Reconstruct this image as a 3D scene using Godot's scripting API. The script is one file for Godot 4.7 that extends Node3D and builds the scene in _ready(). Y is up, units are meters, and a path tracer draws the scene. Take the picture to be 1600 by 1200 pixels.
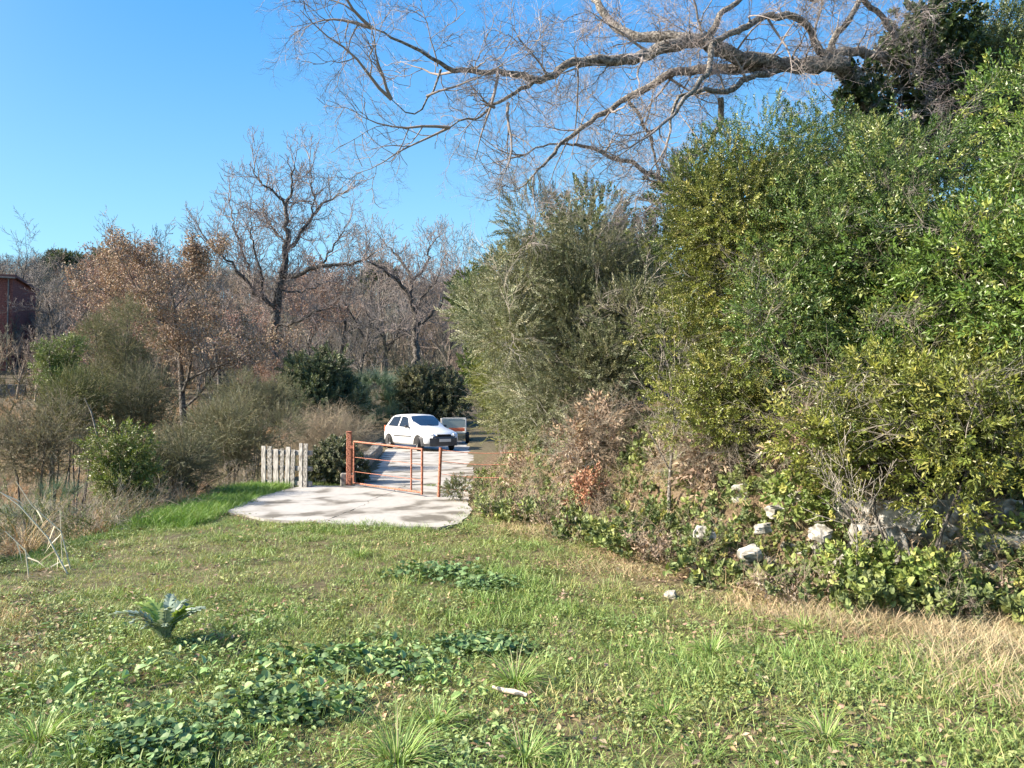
extends Node3D
# A winter lane: lawn, concrete slab, rusty gate, white hatchback, overgrown bank on the right, wooded hill behind.

const EYE := 1.6
const PITCH := 0.0333
const F := 1202.0
var R := RandomNumberGenerator.new()
var noise := FastNoiseLite.new()
var noise2 := FastNoiseLite.new()
var used := {}
var M := {}
var S := {}

# ---------------------------------------------------------------- mesh builder
class MB:
	var v := PackedVector3Array()
	var n := PackedVector3Array()
	var c := PackedColorArray()
	var u := PackedVector2Array()
	var ix := PackedInt32Array()
	var smooth := false
	func tri(a: Vector3, b: Vector3, d: Vector3, col: Color) -> void:
		var k := v.size()
		v.append(a); v.append(b); v.append(d)
		c.append(col); c.append(col); c.append(col)
		ix.append(k); ix.append(k + 1); ix.append(k + 2)
	func quad(a: Vector3, b: Vector3, d: Vector3, e: Vector3, col: Color) -> void:
		var k := v.size()
		v.append(a); v.append(b); v.append(d); v.append(e)
		for i in 4: c.append(col)
		ix.append_array([k, k + 1, k + 2, k, k + 2, k + 3])
	func leaf(o: Vector3, dir: Vector3, side: Vector3, up: Vector3, l: float, w: float, col: Color, droop := 0.15, cup := 0.12) -> void:
		var k := v.size()
		var m := o + dir * l * 0.45 - up * l * cup * 0.5
		v.append(o)
		v.append(o + dir * l * 0.42 + side * w * 0.5 + up * l * cup)
		v.append(o + dir * l * 0.42 - side * w * 0.5 + up * l * cup)
		v.append(o + dir * l - up * l * droop)
		v.append(m)
		for i in 5: c.append(col)
		ix.append_array([k, k + 1, k + 4, k + 4, k + 1, k + 3, k, k + 4, k + 2, k + 4, k + 3, k + 2])
	func round_leaf(o: Vector3, dir: Vector3, side: Vector3, up: Vector3, l: float, w: float, col: Color) -> void:
		var k := v.size()
		v.append(o + dir * l * 0.45)
		for q in [[0.0, 0.12], [0.12, 0.42], [0.45, 0.52], [0.78, 0.36], [1.0, 0.0], [0.78, -0.36], [0.45, -0.52], [0.12, -0.42], [0.0, -0.12]]:
			v.append(o + dir * l * q[0] + side * w * q[1] + up * l * (0.16 * absf(q[1]) * 2.0 - 0.18 * q[0] * q[0]))
		for i in 10: c.append(col)
		for i in 9: ix.append_array([k, k + 1 + i, k + 1 + (i + 1) % 9])
	func blade(o: Vector3, dir: Vector3, side: Vector3, l: float, w: float, bend: Vector3, col: Color) -> void:
		var k := v.size()
		var m := o + dir * l * 0.55 + bend * 0.3
		var s := side * w * 0.5
		v.append(o - s); v.append(o + s); v.append(m + s * 0.8); v.append(m - s * 0.8)
		v.append(o + dir * l * 0.9 + bend)
		for i in 5: c.append(col)
		ix.append_array([k, k + 1, k + 2, k, k + 2, k + 3, k + 3, k + 2, k + 4])
	func tube(p: PackedVector3Array, r: PackedFloat32Array, sides: int, col: Color, cap := false) -> void:
		var k := v.size()
		var nx := Vector3.RIGHT
		for i in p.size():
			var t: Vector3 = (p[mini(i + 1, p.size() - 1)] - p[maxi(i - 1, 0)]).normalized()
			if i == 0:
				nx = t.cross(Vector3(0.31, 0.27, 0.91)).normalized()
			nx = (nx - t * nx.dot(t)).normalized()
			var ny := t.cross(nx)
			for j in sides:
				var a := TAU * j / sides
				var d := nx * cos(a) + ny * sin(a)
				v.append(p[i] + d * r[i])
				if smooth: n.append(d)
				c.append(col)
		for i in p.size() - 1:
			for j in sides:
				var a := k + i * sides + j
				var b := k + i * sides + (j + 1) % sides
				ix.append_array([a, a + sides, b, b, a + sides, b + sides])
		if cap:
			for e in 2:
				var base: int = k if e == 0 else k + (p.size() - 1) * sides
				var ce: int = v.size()
				v.append(p[0] if e == 0 else p[p.size() - 1])
				if smooth: n.append((p[0] - p[1]).normalized() if e == 0 else (p[p.size() - 1] - p[p.size() - 2]).normalized())
				c.append(col)
				for j in sides:
					var j1 := base + j
					var j2 := base + (j + 1) % sides
					ix.append_array([ce, j1, j2] if e == 0 else [ce, j2, j1])
	func box(t: Transform3D, size: Vector3, col := Color.WHITE, ch := 0.0) -> void:
		# box with chamfered edges (ch), centred on t
		var h := size * 0.5
		if ch <= 0.0:
			var q := []
			for i in 8:
				q.append(t * Vector3(h.x * (1 if i & 1 else -1), h.y * (1 if i & 2 else -1), h.z * (1 if i & 4 else -1)))
			for f in [[0, 2, 3, 1], [4, 5, 7, 6], [0, 1, 5, 4], [2, 6, 7, 3], [0, 4, 6, 2], [1, 3, 7, 5]]:
				quad(q[f[0]], q[f[1]], q[f[2]], q[f[3]], col)
			return
		var g := h - Vector3.ONE * ch
		var P := func(x, y, z, axis):
			var e := Vector3(x * g.x, y * g.y, z * g.z)
			e[axis] = [x, y, z][axis] * h[axis]
			return t * e
		for ax in 3:
			for s in [-1, 1]:
				var q := []
				for pr in [[-1, -1], [1, -1], [1, 1], [-1, 1]]:
					var w := [0, 0, 0]
					w[ax] = s; w[(ax + 1) % 3] = pr[0]; w[(ax + 2) % 3] = pr[1]
					q.append(P.call(w[0], w[1], w[2], ax))
				quad(q[0], q[1], q[2], q[3], col)
		for ax in 3:
			var b := (ax + 1) % 3
			var d := (ax + 2) % 3
			for s1 in [-1, 1]:
				for s2 in [-1, 1]:
					var q := []
					for e in [-1, 1]:
						var w := [0, 0, 0]
						w[ax] = e; w[b] = s1; w[d] = s2
						q.append(P.call(w[0], w[1], w[2], b)); q.append(P.call(w[0], w[1], w[2], d))
					quad(q[0], q[1], q[3], q[2], col)
		for i in 8:
			var w := [1 if i & 1 else -1, 1 if i & 2 else -1, 1 if i & 4 else -1]
			tri(P.call(w[0], w[1], w[2], 0), P.call(w[0], w[1], w[2], 1), P.call(w[0], w[1], w[2], 2), col)
	func commit() -> ArrayMesh:
		var a := []
		a.resize(Mesh.ARRAY_MAX)
		a[Mesh.ARRAY_VERTEX] = v
		if smooth: a[Mesh.ARRAY_NORMAL] = n
		a[Mesh.ARRAY_COLOR] = c
		if u.size(): a[Mesh.ARRAY_TEX_UV] = u
		a[Mesh.ARRAY_INDEX] = ix
		var m := ArrayMesh.new()
		m.add_surface_from_arrays(Mesh.PRIMITIVE_TRIANGLES, a)
		return m

# ---------------------------------------------------------------- nodes
func numbered(s: String) -> String:
	if not used.has(s):
		used[s] = 0
		return s
	used[s] += 1
	return "%s_%03d" % [s, used[s]]

func thing(called: String, label: String, category: String, at := Vector3.ZERO, group := "", kind := "") -> Node3D:
	var o := Node3D.new()
	o.name = numbered(called)
	add_child(o)
	o.position = at
	tag(o, label, category, group, kind)
	return o

func tag(o: Node, label := "", category := "", group := "", kind := "") -> void:
	if label: o.set_meta("label", label)
	if category: o.set_meta("category", category)
	if group: o.set_meta("group", group)
	if kind: o.set_meta("kind", kind)

func part(called: String, mesh: Mesh, mat: Material, parent: Node, at := Transform3D()) -> MeshInstance3D:
	var o := MeshInstance3D.new()
	o.name = called if parent != self else numbered(called)
	o.mesh = mesh
	o.material_override = mat
	o.transform = at
	parent.add_child(o, true)
	return o

func multi(called: String, mesh: Mesh, mat: Material, xf: Array, cols: Array, parent: Node) -> MultiMeshInstance3D:
	var mm := MultiMesh.new()
	mm.transform_format = MultiMesh.TRANSFORM_3D
	mm.use_colors = true
	mm.mesh = mesh
	mm.instance_count = xf.size()
	for i in xf.size():
		mm.set_instance_transform(i, xf[i])
		mm.set_instance_color(i, cols[i])
	var o := MultiMeshInstance3D.new()
	o.name = called if parent != self else numbered(called)
	o.multimesh = mm
	o.material_override = mat
	o.set_meta("kind", "stuff")
	parent.add_child(o, true)
	return o

func rr(a: float, b: float) -> float: return R.randf_range(a, b)
func rdir() -> Vector3:
	var z := rr(-1, 1)
	var a := rr(0, TAU)
	var s := sqrt(1 - z * z)
	return Vector3(s * cos(a), z, s * sin(a))

func at(px: float, py: float, d: float) -> Vector3:   # the point seen at photo pixel (px, py), d metres ahead
	var q := Vector3((px - 800.0) / F, (600.0 - py) / F, -1.0).rotated(Vector3.RIGHT, PITCH)
	return Vector3(0, EYE, 0) + q * (d / -q.z)

func along(y: Vector3, turn := 0.0, s := 1.0) -> Transform3D:   # +Y of the mesh runs along y
	var a := y.normalized()
	var x := a.cross(Vector3(0.37, 0.11, 0.92)).normalized()
	x = x.rotated(a, turn)
	return Transform3D(Basis(x * s, a * s, x.cross(a) * s), Vector3.ZERO)

func mixc(a: Color, b: Color, t: float) -> Color: return a.lerp(b, clampf(t, 0, 1))
func jit(c: Color, k: float) -> Color:
	var f := 1.0 + rr(-k, k)
	return Color(c.r * f * (1 + rr(-k, k) * 0.4), c.g * f, c.b * f * (1 + rr(-k, k) * 0.4))

# ---------------------------------------------------------------- ground shape
var FOOT := PackedVector2Array([Vector2(30, -4.6), Vector2(6.5, -5.3), Vector2(4.0, -5.9), Vector2(2.75, -6.1), Vector2(1.7, -7.6), Vector2(0.8, -9.6), Vector2(-0.1, -11.4), Vector2(-0.55, -13.0), Vector2(-0.7, -18.0), Vector2(-0.6, -26.0), Vector2(0.5, -34.0), Vector2(6, -50.0), Vector2(40, -90.0)])
func foot(x: float, z: float) -> float:   # metres behind the foot of the bank (negative on the lawn)
	var p := Vector2(x, z)
	var best := 1e9
	var sg := 1.0
	for i in FOOT.size() - 1:
		var a := FOOT[i]
		var b := FOOT[i + 1]
		var ab := b - a
		var t := clampf((p - a).dot(ab) / ab.length_squared(), 0, 1)
		var d := (p - a - ab * t).length()
		if d < best - 1e-5:
			best = d
			sg = 1.0 if ab.cross(p - a) > 0.0 else -1.0
	return best * sg

const LX := [[-10, -7.5], [3, -6.4], [6, -5.6], [8, -5.15], [10, -4.85], [12, -5.0], [16, -5.5], [20, -4.6], [30, -5.9], [40, -7.5], [60, -12], [90, -20]]
func left_edge(d: float) -> float:
	for i in LX.size() - 1:
		if d < LX[i + 1][0]:
			return lerpf(LX[i][1], LX[i + 1][1], clampf((d - LX[i][0]) / (LX[i + 1][0] - LX[i][0]), 0, 1))
	return -20.0

func ss(a: float, b: float, x: float) -> float: return smoothstep(a, b, x)

func height(x: float, z: float) -> float:
	var d := -z
	var y := 0.035 * noise.get_noise_2d(x * 9, z * 9) + 0.05 * noise2.get_noise_2d(x * 3, z * 3)
	var e := left_edge(d) - x
	var valley := 2.3 * ss(0.0, 4.5, e) * (1.0 - ss(26, 46, d))
	y -= valley
	y += 0.25 * ss(0.5, -0.8, e) * 0.0
	var hill := maxf(0, d - 33) * 0.085 + maxf(0, d - 52) * 0.155
	if d > 120: hill = 87 * 0.085 + 68 * 0.155 + (d - 120) * 0.02
	hill += 2.5 * ss(-25, -60, x) * ss(50, 90, d)
	y += hill + ss(45, 80, d) * 1.2 * noise.get_noise_2d(x * 0.6, z * 0.6)
	var b := foot(x, z)
	if b > 0.0:
		y += 0.75 * ss(0.15, 1.0, b) + 0.28 * clampf(b - 0.3, 0, 9)
		y += 0.12 * ss(0.0, 0.6, b) * noise.get_noise_2d(x * 22, z * 22)
	if deep_slab(x, z): y = minf(y, 0.0) - 0.12
	return y

var SLAB := PackedVector2Array([Vector2(-4.45, -12.0), Vector2(-3.6, -11.15), Vector2(-2.45, -10.65), Vector2(-1.6, -10.4), Vector2(-1.0, -10.3), Vector2(-0.75, -10.7), Vector2(-0.6, -11.6), Vector2(-0.75, -13.2), Vector2(-0.8, -15.9), Vector2(-4.35, -15.9), Vector2(-4.6, -14.0)])
var DRIVE := PackedVector2Array([Vector2(-3.25, -15.93), Vector2(-0.8, -15.93), Vector2(-1.1, -22.0), Vector2(-1.5, -30.0), Vector2(-2.0, -39.0), Vector2(-6.2, -39.0), Vector2(-4.95, -30.0), Vector2(-4.1, -23.0)])
func in_slab(x: float, z: float, grow := 0.0) -> bool:
	if z > -9.8 or z < -39.4: return false
	var p := Vector2(x, z)
	if Geometry2D.is_point_in_polygon(p, SLAB) or Geometry2D.is_point_in_polygon(p, DRIVE): return true
	if grow > 0.0:
		for k in 4:
			var q := p + Vector2(grow, 0).rotated(k * PI / 2)
			if Geometry2D.is_point_in_polygon(q, SLAB) or Geometry2D.is_point_in_polygon(q, DRIVE): return true
	return false

func deep_slab(x: float, z: float) -> bool:
	if z > -9.8 or z < -39.4: return false
	for k in 6:
		if not in_slab(x + 0.22 * cos(k * PI / 3), z + 0.22 * sin(k * PI / 3)): return false
	return true

func gy(x: float, z: float) -> Vector3: return Vector3(x, height(x, z), z)

# ---------------------------------------------------------------- materials
func noise_tex(freq: float, cols: Array, offs: Array, size := 512, octaves := 5, sd := 1, normal := false) -> NoiseTexture2D:
	var t := NoiseTexture2D.new()
	t.width = size; t.height = size; t.seamless = true
	var n := FastNoiseLite.new()
	n.seed = sd; n.frequency = freq; n.fractal_octaves = octaves
	n.noise_type = FastNoiseLite.TYPE_SIMPLEX_SMOOTH
	t.noise = n
	if normal:
		t.as_normal_map = true
		t.bump_strength = 6.0
	else:
		var g := Gradient.new()
		g.offsets = PackedFloat32Array(offs)
		var pc := PackedColorArray()
		for c in cols: pc.append((c as Color).linear_to_srgb())
		g.colors = pc
		t.color_ramp = g
	return t

func mat(key: String, col: Color, rough := 0.8, spec := 0.5, vc := false) -> StandardMaterial3D:
	var m := StandardMaterial3D.new()
	m.resource_name = key
	m.albedo_color = col.linear_to_srgb()
	m.roughness = rough
	m.metallic_specular = spec
	m.vertex_color_use_as_albedo = vc
	m.cull_mode = BaseMaterial3D.CULL_DISABLED
	M[key] = m
	return m

func textured(key: String, tex: Texture2D, scale: float, rough: float, bump := 0.0, vc := false, btex: Texture2D = null) -> StandardMaterial3D:
	var m := mat(key, Color.WHITE, rough, 0.4, vc)
	m.albedo_texture = tex
	m.uv1_triplanar = true
	m.uv1_world_triplanar = true
	m.uv1_scale = Vector3.ONE * scale
	if bump > 0.0:
		m.heightmap_enabled = true
		m.heightmap_texture = btex if btex else tex
		m.heightmap_scale = bump
	return m

func leafmat(key: String, rough: float, back: float, tint := Color(1, 1, 0.6), spec := 0.5) -> StandardMaterial3D:
	var m := mat(key, Color.WHITE, rough, spec, true)
	m.backlight_enabled = true
	m.backlight = Color(tint.r * back, tint.g * back, tint.b * back).linear_to_srgb()
	return m

func materials() -> void:
	var g3 := [Color(0.55, 0.5, 0.45), Color(0.8, 0.78, 0.72), Color(1, 1, 1)]
	textured("ground", noise_tex(0.03, g3, [0.25, 0.5, 0.75]), 0.55, 0.95, 2.0, true)
	textured("concrete", noise_tex(0.008, [Color(0.11, 0.1, 0.085), Color(0.28, 0.268, 0.245), Color(0.325, 0.315, 0.298)], [0.27, 0.46, 0.62], 1024, 9, 4), 0.12, 0.9, 0.35, false, noise_tex(0.08, [Color.BLACK, Color.WHITE], [0.3, 0.7], 512, 4, 9))
	textured("kerb_concrete", noise_tex(0.02, [Color(0.13, 0.125, 0.11), Color(0.24, 0.23, 0.205), Color(0.3, 0.29, 0.27)], [0.25, 0.5, 0.75], 512, 6, 7), 0.7, 0.92, 0.8)
	textured("stone", noise_tex(0.015, [Color(0.1, 0.095, 0.075), Color(0.27, 0.26, 0.23), Color(0.42, 0.41, 0.38)], [0.3, 0.5, 0.68], 512, 6, 12), 1.1, 0.9, 1.2)
	textured("bark", noise_tex(0.03, [Color(0.05, 0.045, 0.04), Color(0.17, 0.155, 0.135), Color(0.33, 0.31, 0.28)], [0.3, 0.5, 0.7], 512, 5, 15), 1.4, 0.95, 1.5)
	textured("dark_bark", noise_tex(0.03, [Color(0.025, 0.022, 0.02), Color(0.075, 0.067, 0.06), Color(0.16, 0.148, 0.135)], [0.3, 0.5, 0.7], 256, 5, 16), 0.9, 0.95, 2.0)
	textured("plank", noise_tex(0.02, [Color(0.1, 0.095, 0.085), Color(0.26, 0.25, 0.235), Color(0.4, 0.39, 0.37)], [0.28, 0.45, 0.62], 512, 5, 20), 1.3, 0.9, 0.5)
	textured("plank_grey", noise_tex(0.02, [Color(0.06, 0.056, 0.05), Color(0.16, 0.155, 0.145), Color(0.36, 0.35, 0.33)], [0.28, 0.48, 0.66], 512, 5, 21), 1.3, 0.92, 0.5)
	M.plank_grey.uv1_scale = Vector3(4, 1.1, 4)
	M.plank.uv1_scale = Vector3(4, 0.45, 4)
	textured("rust", noise_tex(0.03, [Color(0.14, 0.05, 0.03), Color(0.37, 0.135, 0.08), Color(0.44, 0.2, 0.135)], [0.3, 0.5, 0.7], 256, 5, 22), 3.0, 0.75, 0.1)
	textured("brick", noise_tex(0.05, [Color(0.1, 0.04, 0.038), Color(0.15, 0.055, 0.048), Color(0.2, 0.085, 0.07)], [0.3, 0.5, 0.7], 256, 4, 23), 0.5, 0.95, 0.6)
	textured("render_wall", noise_tex(0.04, [Color(0.1, 0.1, 0.1), Color(0.16, 0.155, 0.15)], [0.3, 0.7], 256, 4, 24), 0.4, 0.95)
	leafmat("leaf_gloss", 0.42, 0.45)
	leafmat("leaf_matt", 0.6, 0.45)
	leafmat("grass", 0.55, 0.5)
	leafmat("dry", 0.8, 0.35, Color(1, 0.8, 0.55))
	mat("twig", Color.WHITE, 0.85, 0.4, true)
	mat("paint", Color(0.6, 0.61, 0.62), 0.28, 0.5).clearcoat_enabled = true
	mat("plastic", Color(0.045, 0.047, 0.052), 0.6)
	mat("rubber", Color(0.02, 0.02, 0.021), 0.85)
	mat("rim", Color(0.35, 0.35, 0.36), 0.4).metallic = 0.6
	mat("car_glass", Color(0.02, 0.032, 0.055), 0.04, 0.75)
	mat("lamp_lens", Color(0.6, 0.62, 0.64), 0.12, 0.7)
	mat("plate", Color(0.5, 0.5, 0.48), 0.5)
	mat("trailer_grey", Color(0.25, 0.3, 0.29), 0.5)
	mat("trailer_red", Color(0.5, 0.11, 0.045), 0.6)
	mat("dark", Color(0.012, 0.012, 0.012), 0.9)
	mat("tile_roof", Color(0.1, 0.05, 0.045), 0.9)

# ---------------------------------------------------------------- sprigs, along +Y from the origin
func sprig(n: int, l: float, ll: float, lw: float, spread: float, tip := true, twigs := 0.0025, sd := 0, cup := 0.12, droop := 0.15, var_ := 0.25) -> ArrayMesh:
	R.seed = sd + 77
	var b := MB.new()
	var bend := Vector3(rr(-0.2, 0.2), 0, rr(-0.2, 0.2)) * l
	var pts := PackedVector3Array([Vector3.ZERO, Vector3(0, l * 0.5, 0) + bend * 0.3, Vector3(0, l * 0.95, 0) + bend])
	b.tube(pts, PackedFloat32Array([twigs, twigs * 0.8, twigs * 0.4]), 3, Color(0.42, 0.36, 0.3))
	for i in n:
		var t := float(i + 0.6) / n if not tip else lerpf(0.15, 1.0, pow(float(i + 0.5) / n, 0.7))
		var o := pts[0].lerp(pts[1], t * 2) if t < 0.5 else pts[1].lerp(pts[2], t * 2 - 1)
		var a := i * 2.4 + rr(-0.4, 0.4)
		var out := Vector3(cos(a), 0, sin(a))
		var sp := spread * (1.15 - 0.55 * t) + rr(-0.2, 0.2)
		var dir := (Vector3.UP * cos(sp) + out * sin(sp)).normalized()
		var side := dir.cross(out + Vector3(0.01, 0.3, 0.02)).normalized()
		side = side.rotated(dir, rr(-0.5, 0.5))
		var up := side.cross(dir).normalized()
		var k := 1.0 - rr(0, var_)
		var s := rr(0.7, 1.1)
		var lcol := Color(k, k * rr(0.94, 1.0), k * rr(0.85, 1.0))
		if lw > ll * 0.6: b.round_leaf(o, dir, side, up, ll * s, lw * s, lcol)
		else: b.leaf(o, dir, side, up, ll * s, lw * s, lcol, droop + rr(-0.1, 0.12), cup)
	return b.commit()

func twig_spray(sd: int, l: float, r: float, kids := 7) -> ArrayMesh:
	R.seed = sd
	var b := MB.new()
	var stack := [[Vector3.ZERO, Vector3.UP, l, r, 0]]
	while stack.size():
		var e: Array = stack.pop_back()
		var p: Vector3 = e[0]
		var d: Vector3 = e[1]
		var n := 4 if e[4] == 0 else 3
		var pts := PackedVector3Array([p])
		var rad := PackedFloat32Array([e[3]])
		for i in n:
			d = (d + rdir() * 0.28).normalized()
			p += d * (e[2] as float) / n
			pts.append(p)
			rad.append((e[3] as float) * (1.0 - 0.75 * (i + 1.0) / n))
			if e[4] < 2:
				var m := kids / n + 1 if e[4] == 0 else (2 if i < 2 else 1)
				for k in m:
					var q := d.rotated(d.cross(rdir()).normalized(), rr(0.45, 1.0))
					stack.append([p - d * rr(0, 0.9) * (e[2] as float) / n, q, (e[2] as float) * rr(0.32, 0.6), (e[3] as float) * 0.6, e[4] + 1])
		var g := rr(0.75, 1.0)
		b.tube(pts, rad, 3, Color(g, g, g))
	return b.commit()

func grass_patch(sd: int, n: int, rad: float, h0: float, h1: float, w: float, dry: float, lean := 0.5) -> ArrayMesh:
	R.seed = sd
	var b := MB.new()
	for i in n:
		var q := Vector2.from_angle(rr(0, TAU)) * rad * sqrt(R.randf())
		var o := Vector3(q.x, -0.015, q.y)
		var l := rr(h0, h1)
		var dir := (Vector3.UP + Vector3(rr(-1, 1), 0, rr(-1, 1)) * lean).normalized()
		var a := rr(0, TAU)
		var side := Vector3(cos(a), 0, sin(a))
		var bend := Vector3(dir.x, -rr(0.0, 0.5), dir.z) * l * rr(0.2, 0.9)
		var k := rr(0.6, 1.0)
		var col := Color(k, k, k)
		if R.randf() < dry:
			k = rr(0.8, 1.0)
			col = Color(k, k * 0.93, k * 0.78)
		else:
			col = Color(k * 0.8, k, k * 0.7)
		b.blade(o, dir, side, l, w * rr(0.7, 1.2), bend, col)
	return b.commit()

func tuft_mesh(sd: int, n: int, l: float, w: float, spread: float, tint: Color, dead := 0.2) -> ArrayMesh:
	R.seed = sd
	var b := MB.new()
	for i in n:
		var a := rr(0, TAU)
		var out := Vector3(cos(a), 0, sin(a))
		var s := spread * sqrt(R.randf())
		var d := (Vector3.UP + out * s).normalized()
		var p := out * rr(0, 0.06) + Vector3(0, -0.02, 0)
		var len := l * rr(0.6, 1.1)
		var side := out.cross(Vector3.UP).rotated(d, rr(-0.6, 0.6))
		var col := jit(tint, 0.3)
		if R.randf() < dead: col = jit(Color(0.34, 0.28, 0.16), 0.3)
		var k := b.v.size()
		var seg := 4
		for j in seg + 1:
			var t := float(j) / seg
			var ww := w * (1.0 - t * 0.9) * 0.5
			b.v.append(p - side * ww); b.v.append(p + side * ww)
			b.c.append(col); b.c.append(col)
			p += d * len / seg
			d = (d + Vector3(0, -0.32 * (0.5 + s), 0) + out * 0.12).normalized()
		for j in seg:
			var q := k + j * 2
			b.ix.append_array([q, q + 1, q + 2, q + 1, q + 3, q + 2])
	return b.commit()

func litter_patch(sd: int, n: int, rad: float) -> ArrayMesh:
	R.seed = sd
	var b := MB.new()
	for i in n:
		var q := Vector2.from_angle(rr(0, TAU)) * rad * sqrt(R.randf())
		var dir := (Vector3(rr(-1, 1), rr(-0.3, 0.4), rr(-1, 1))).normalized()
		var up := (Vector3.UP + rdir() * 0.6).normalized()
		var side := dir.cross(up).normalized()
		var k := rr(0.5, 1.0)
		b.leaf(Vector3(q.x, rr(0.005, 0.03), q.y), dir, side, up, rr(0.03, 0.06), rr(0.018, 0.034), Color(k, k * rr(0.8, 1), k * rr(0.75, 1)), 0.1, rr(-0.1, 0.25))
	return b.commit()

func weed_patch(sd: int, n: int, rad: float, ll: float, lw: float, h: float) -> ArrayMesh:
	R.seed = sd
	var b := MB.new()
	for i in n:
		var q := Vector2.from_angle(rr(0, TAU)) * rad * sqrt(R.randf())
		var a := rr(0, TAU)
		var dir := Vector3(cos(a), rr(-0.15, 0.8), sin(a)).normalized()
		var up := (Vector3.UP + rdir() * 0.5).normalized()
		var side := dir.cross(up).normalized()
		up = side.cross(dir)
		var k := rr(0.6, 1.0)
		var o := Vector3(q.x, rr(0.01, h), q.y)
		var s := rr(0.5, 1.1)
		b.tube(PackedVector3Array([Vector3(q.x * 0.8, -0.01, q.y * 0.8), o]), PackedFloat32Array([0.0018, 0.0014]), 3, Color(k * 0.8, k * 0.9, k * 0.6))
		b.round_leaf(o, dir, side, up, ll * s, lw * s, Color(k * rr(0.85, 1), k, k * rr(0.8, 1)))
	return b.commit()

# ---------------------------------------------------------------- trees
# grows a skeleton; returns {wood: MB for trunk and limbs, fine: MB for twigs, tips: [[pos, dir]]}
func grow(p0: Vector3, d0: Vector3, l0: float, r0: float, o: Dictionary) -> Dictionary:
	var wood := MB.new()
	wood.smooth = true
	var fine := MB.new()
	var tips := []
	var stack := [[p0, d0, l0, r0, 0]]
	var kids: Array = o.kids
	var last: int = kids.size()
	var trop: float = o.get("trop", 0.08)
	var wob: float = o.get("wob", 0.2)
	var rmin: float = o.get("rmin", 0.006)
	while stack.size():
		var e: Array = stack.pop_back()
		var p: Vector3 = e[0]
		var d: Vector3 = e[1]
		var l: float = e[2]
		var r: float = e[3]
		var lv: int = e[4]
		var n := 7 if lv == 0 else (5 if lv == 1 else (4 if lv == 2 else 2))
		var pts := PackedVector3Array([p])
		var rad := PackedFloat32Array([r])
		var dirs := [d]
		for i in n:
			d = (d + rdir() * wob * (1.0 if lv else 0.5) + Vector3.UP * trop).normalized()
			p += d * l / n
			pts.append(p)
			rad.append(maxf(rmin, r * (1.0 - (0.86 if lv == 0 else 0.8) * (i + 1.0) / n)))
			dirs.append(d)
		if lv <= 1:
			wood.tube(pts, rad, 8 if lv == 0 else 5, Color.WHITE)
		else:
			var g := rr(0.7, 1.0)
			fine.tube(pts, rad, 4 if lv == 2 else 3, Color(g, g, g))
		if lv < last:
			var nk: int = kids[lv]
			for k in nk:
				var t := lerpf(o.start[lv], 1.0, (k + rr(0.1, 0.9)) / nk)
				var fi := t * n
				var i := mini(int(fi), n - 1)
				var q := pts[i].lerp(pts[i + 1], fi - i)
				var ang := rr(o.get("a0", 0.5), o.get("a1", 1.05))
				if k == nk - 1: ang *= 0.4
				var ax := (dirs[i + 1] as Vector3).cross(rdir()).normalized()
				var nd := (dirs[i + 1] as Vector3).rotated(ax, ang)
				if o.has("flat"): nd = (nd + Vector3.UP * o.flat).normalized()
				var rk := lerpf(rad[i], rad[i + 1], fi - i)
				stack.append([q, nd, l * o.ratio[lv] * (1.15 - 0.5 * t) * rr(0.7, 1.2), maxf(rmin, rk * rr(0.5, 0.7)), lv + 1])
		if lv >= last - 1:
			tips.append([p, d])
			if lv == last: tips.append([pts[1], d])
	return {"wood": wood, "fine": fine, "tips": tips}

func add_leaves(b: MB, tips: Array, per: int, size: float, reach: float, keep: Callable) -> void:
	for t in tips:
		if not keep.call(t[0]): continue
		for k in per:
			var o: Vector3 = t[0] + rdir() * reach * R.randf()
			var dir := (rdir() + Vector3(0, -0.4, 0)).normalized()
			var side := dir.cross(rdir()).normalized()
			var g := rr(0.55, 1.0)
			b.leaf(o, dir, side, side.cross(dir), size * rr(0.7, 1.2), size * 0.6, Color(g, g * rr(0.85, 1), g * rr(0.8, 1)), 0.1, 0.1)

# ---------------------------------------------------------------- bushes
func lobes(c: Vector3, r: Vector3, n: int, r0: float, r1: float, top_only := false) -> Array:
	var out := []
	for i in n:
		var d := rdir()
		if top_only: d.y = absf(d.y) * 1.2 - 0.3
		var k := pow(R.randf(), 0.45)
		out.append([c + Vector3(d.x * r.x, d.y * r.y, d.z * r.z) * k, rr(r0, r1)])
	return out

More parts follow.
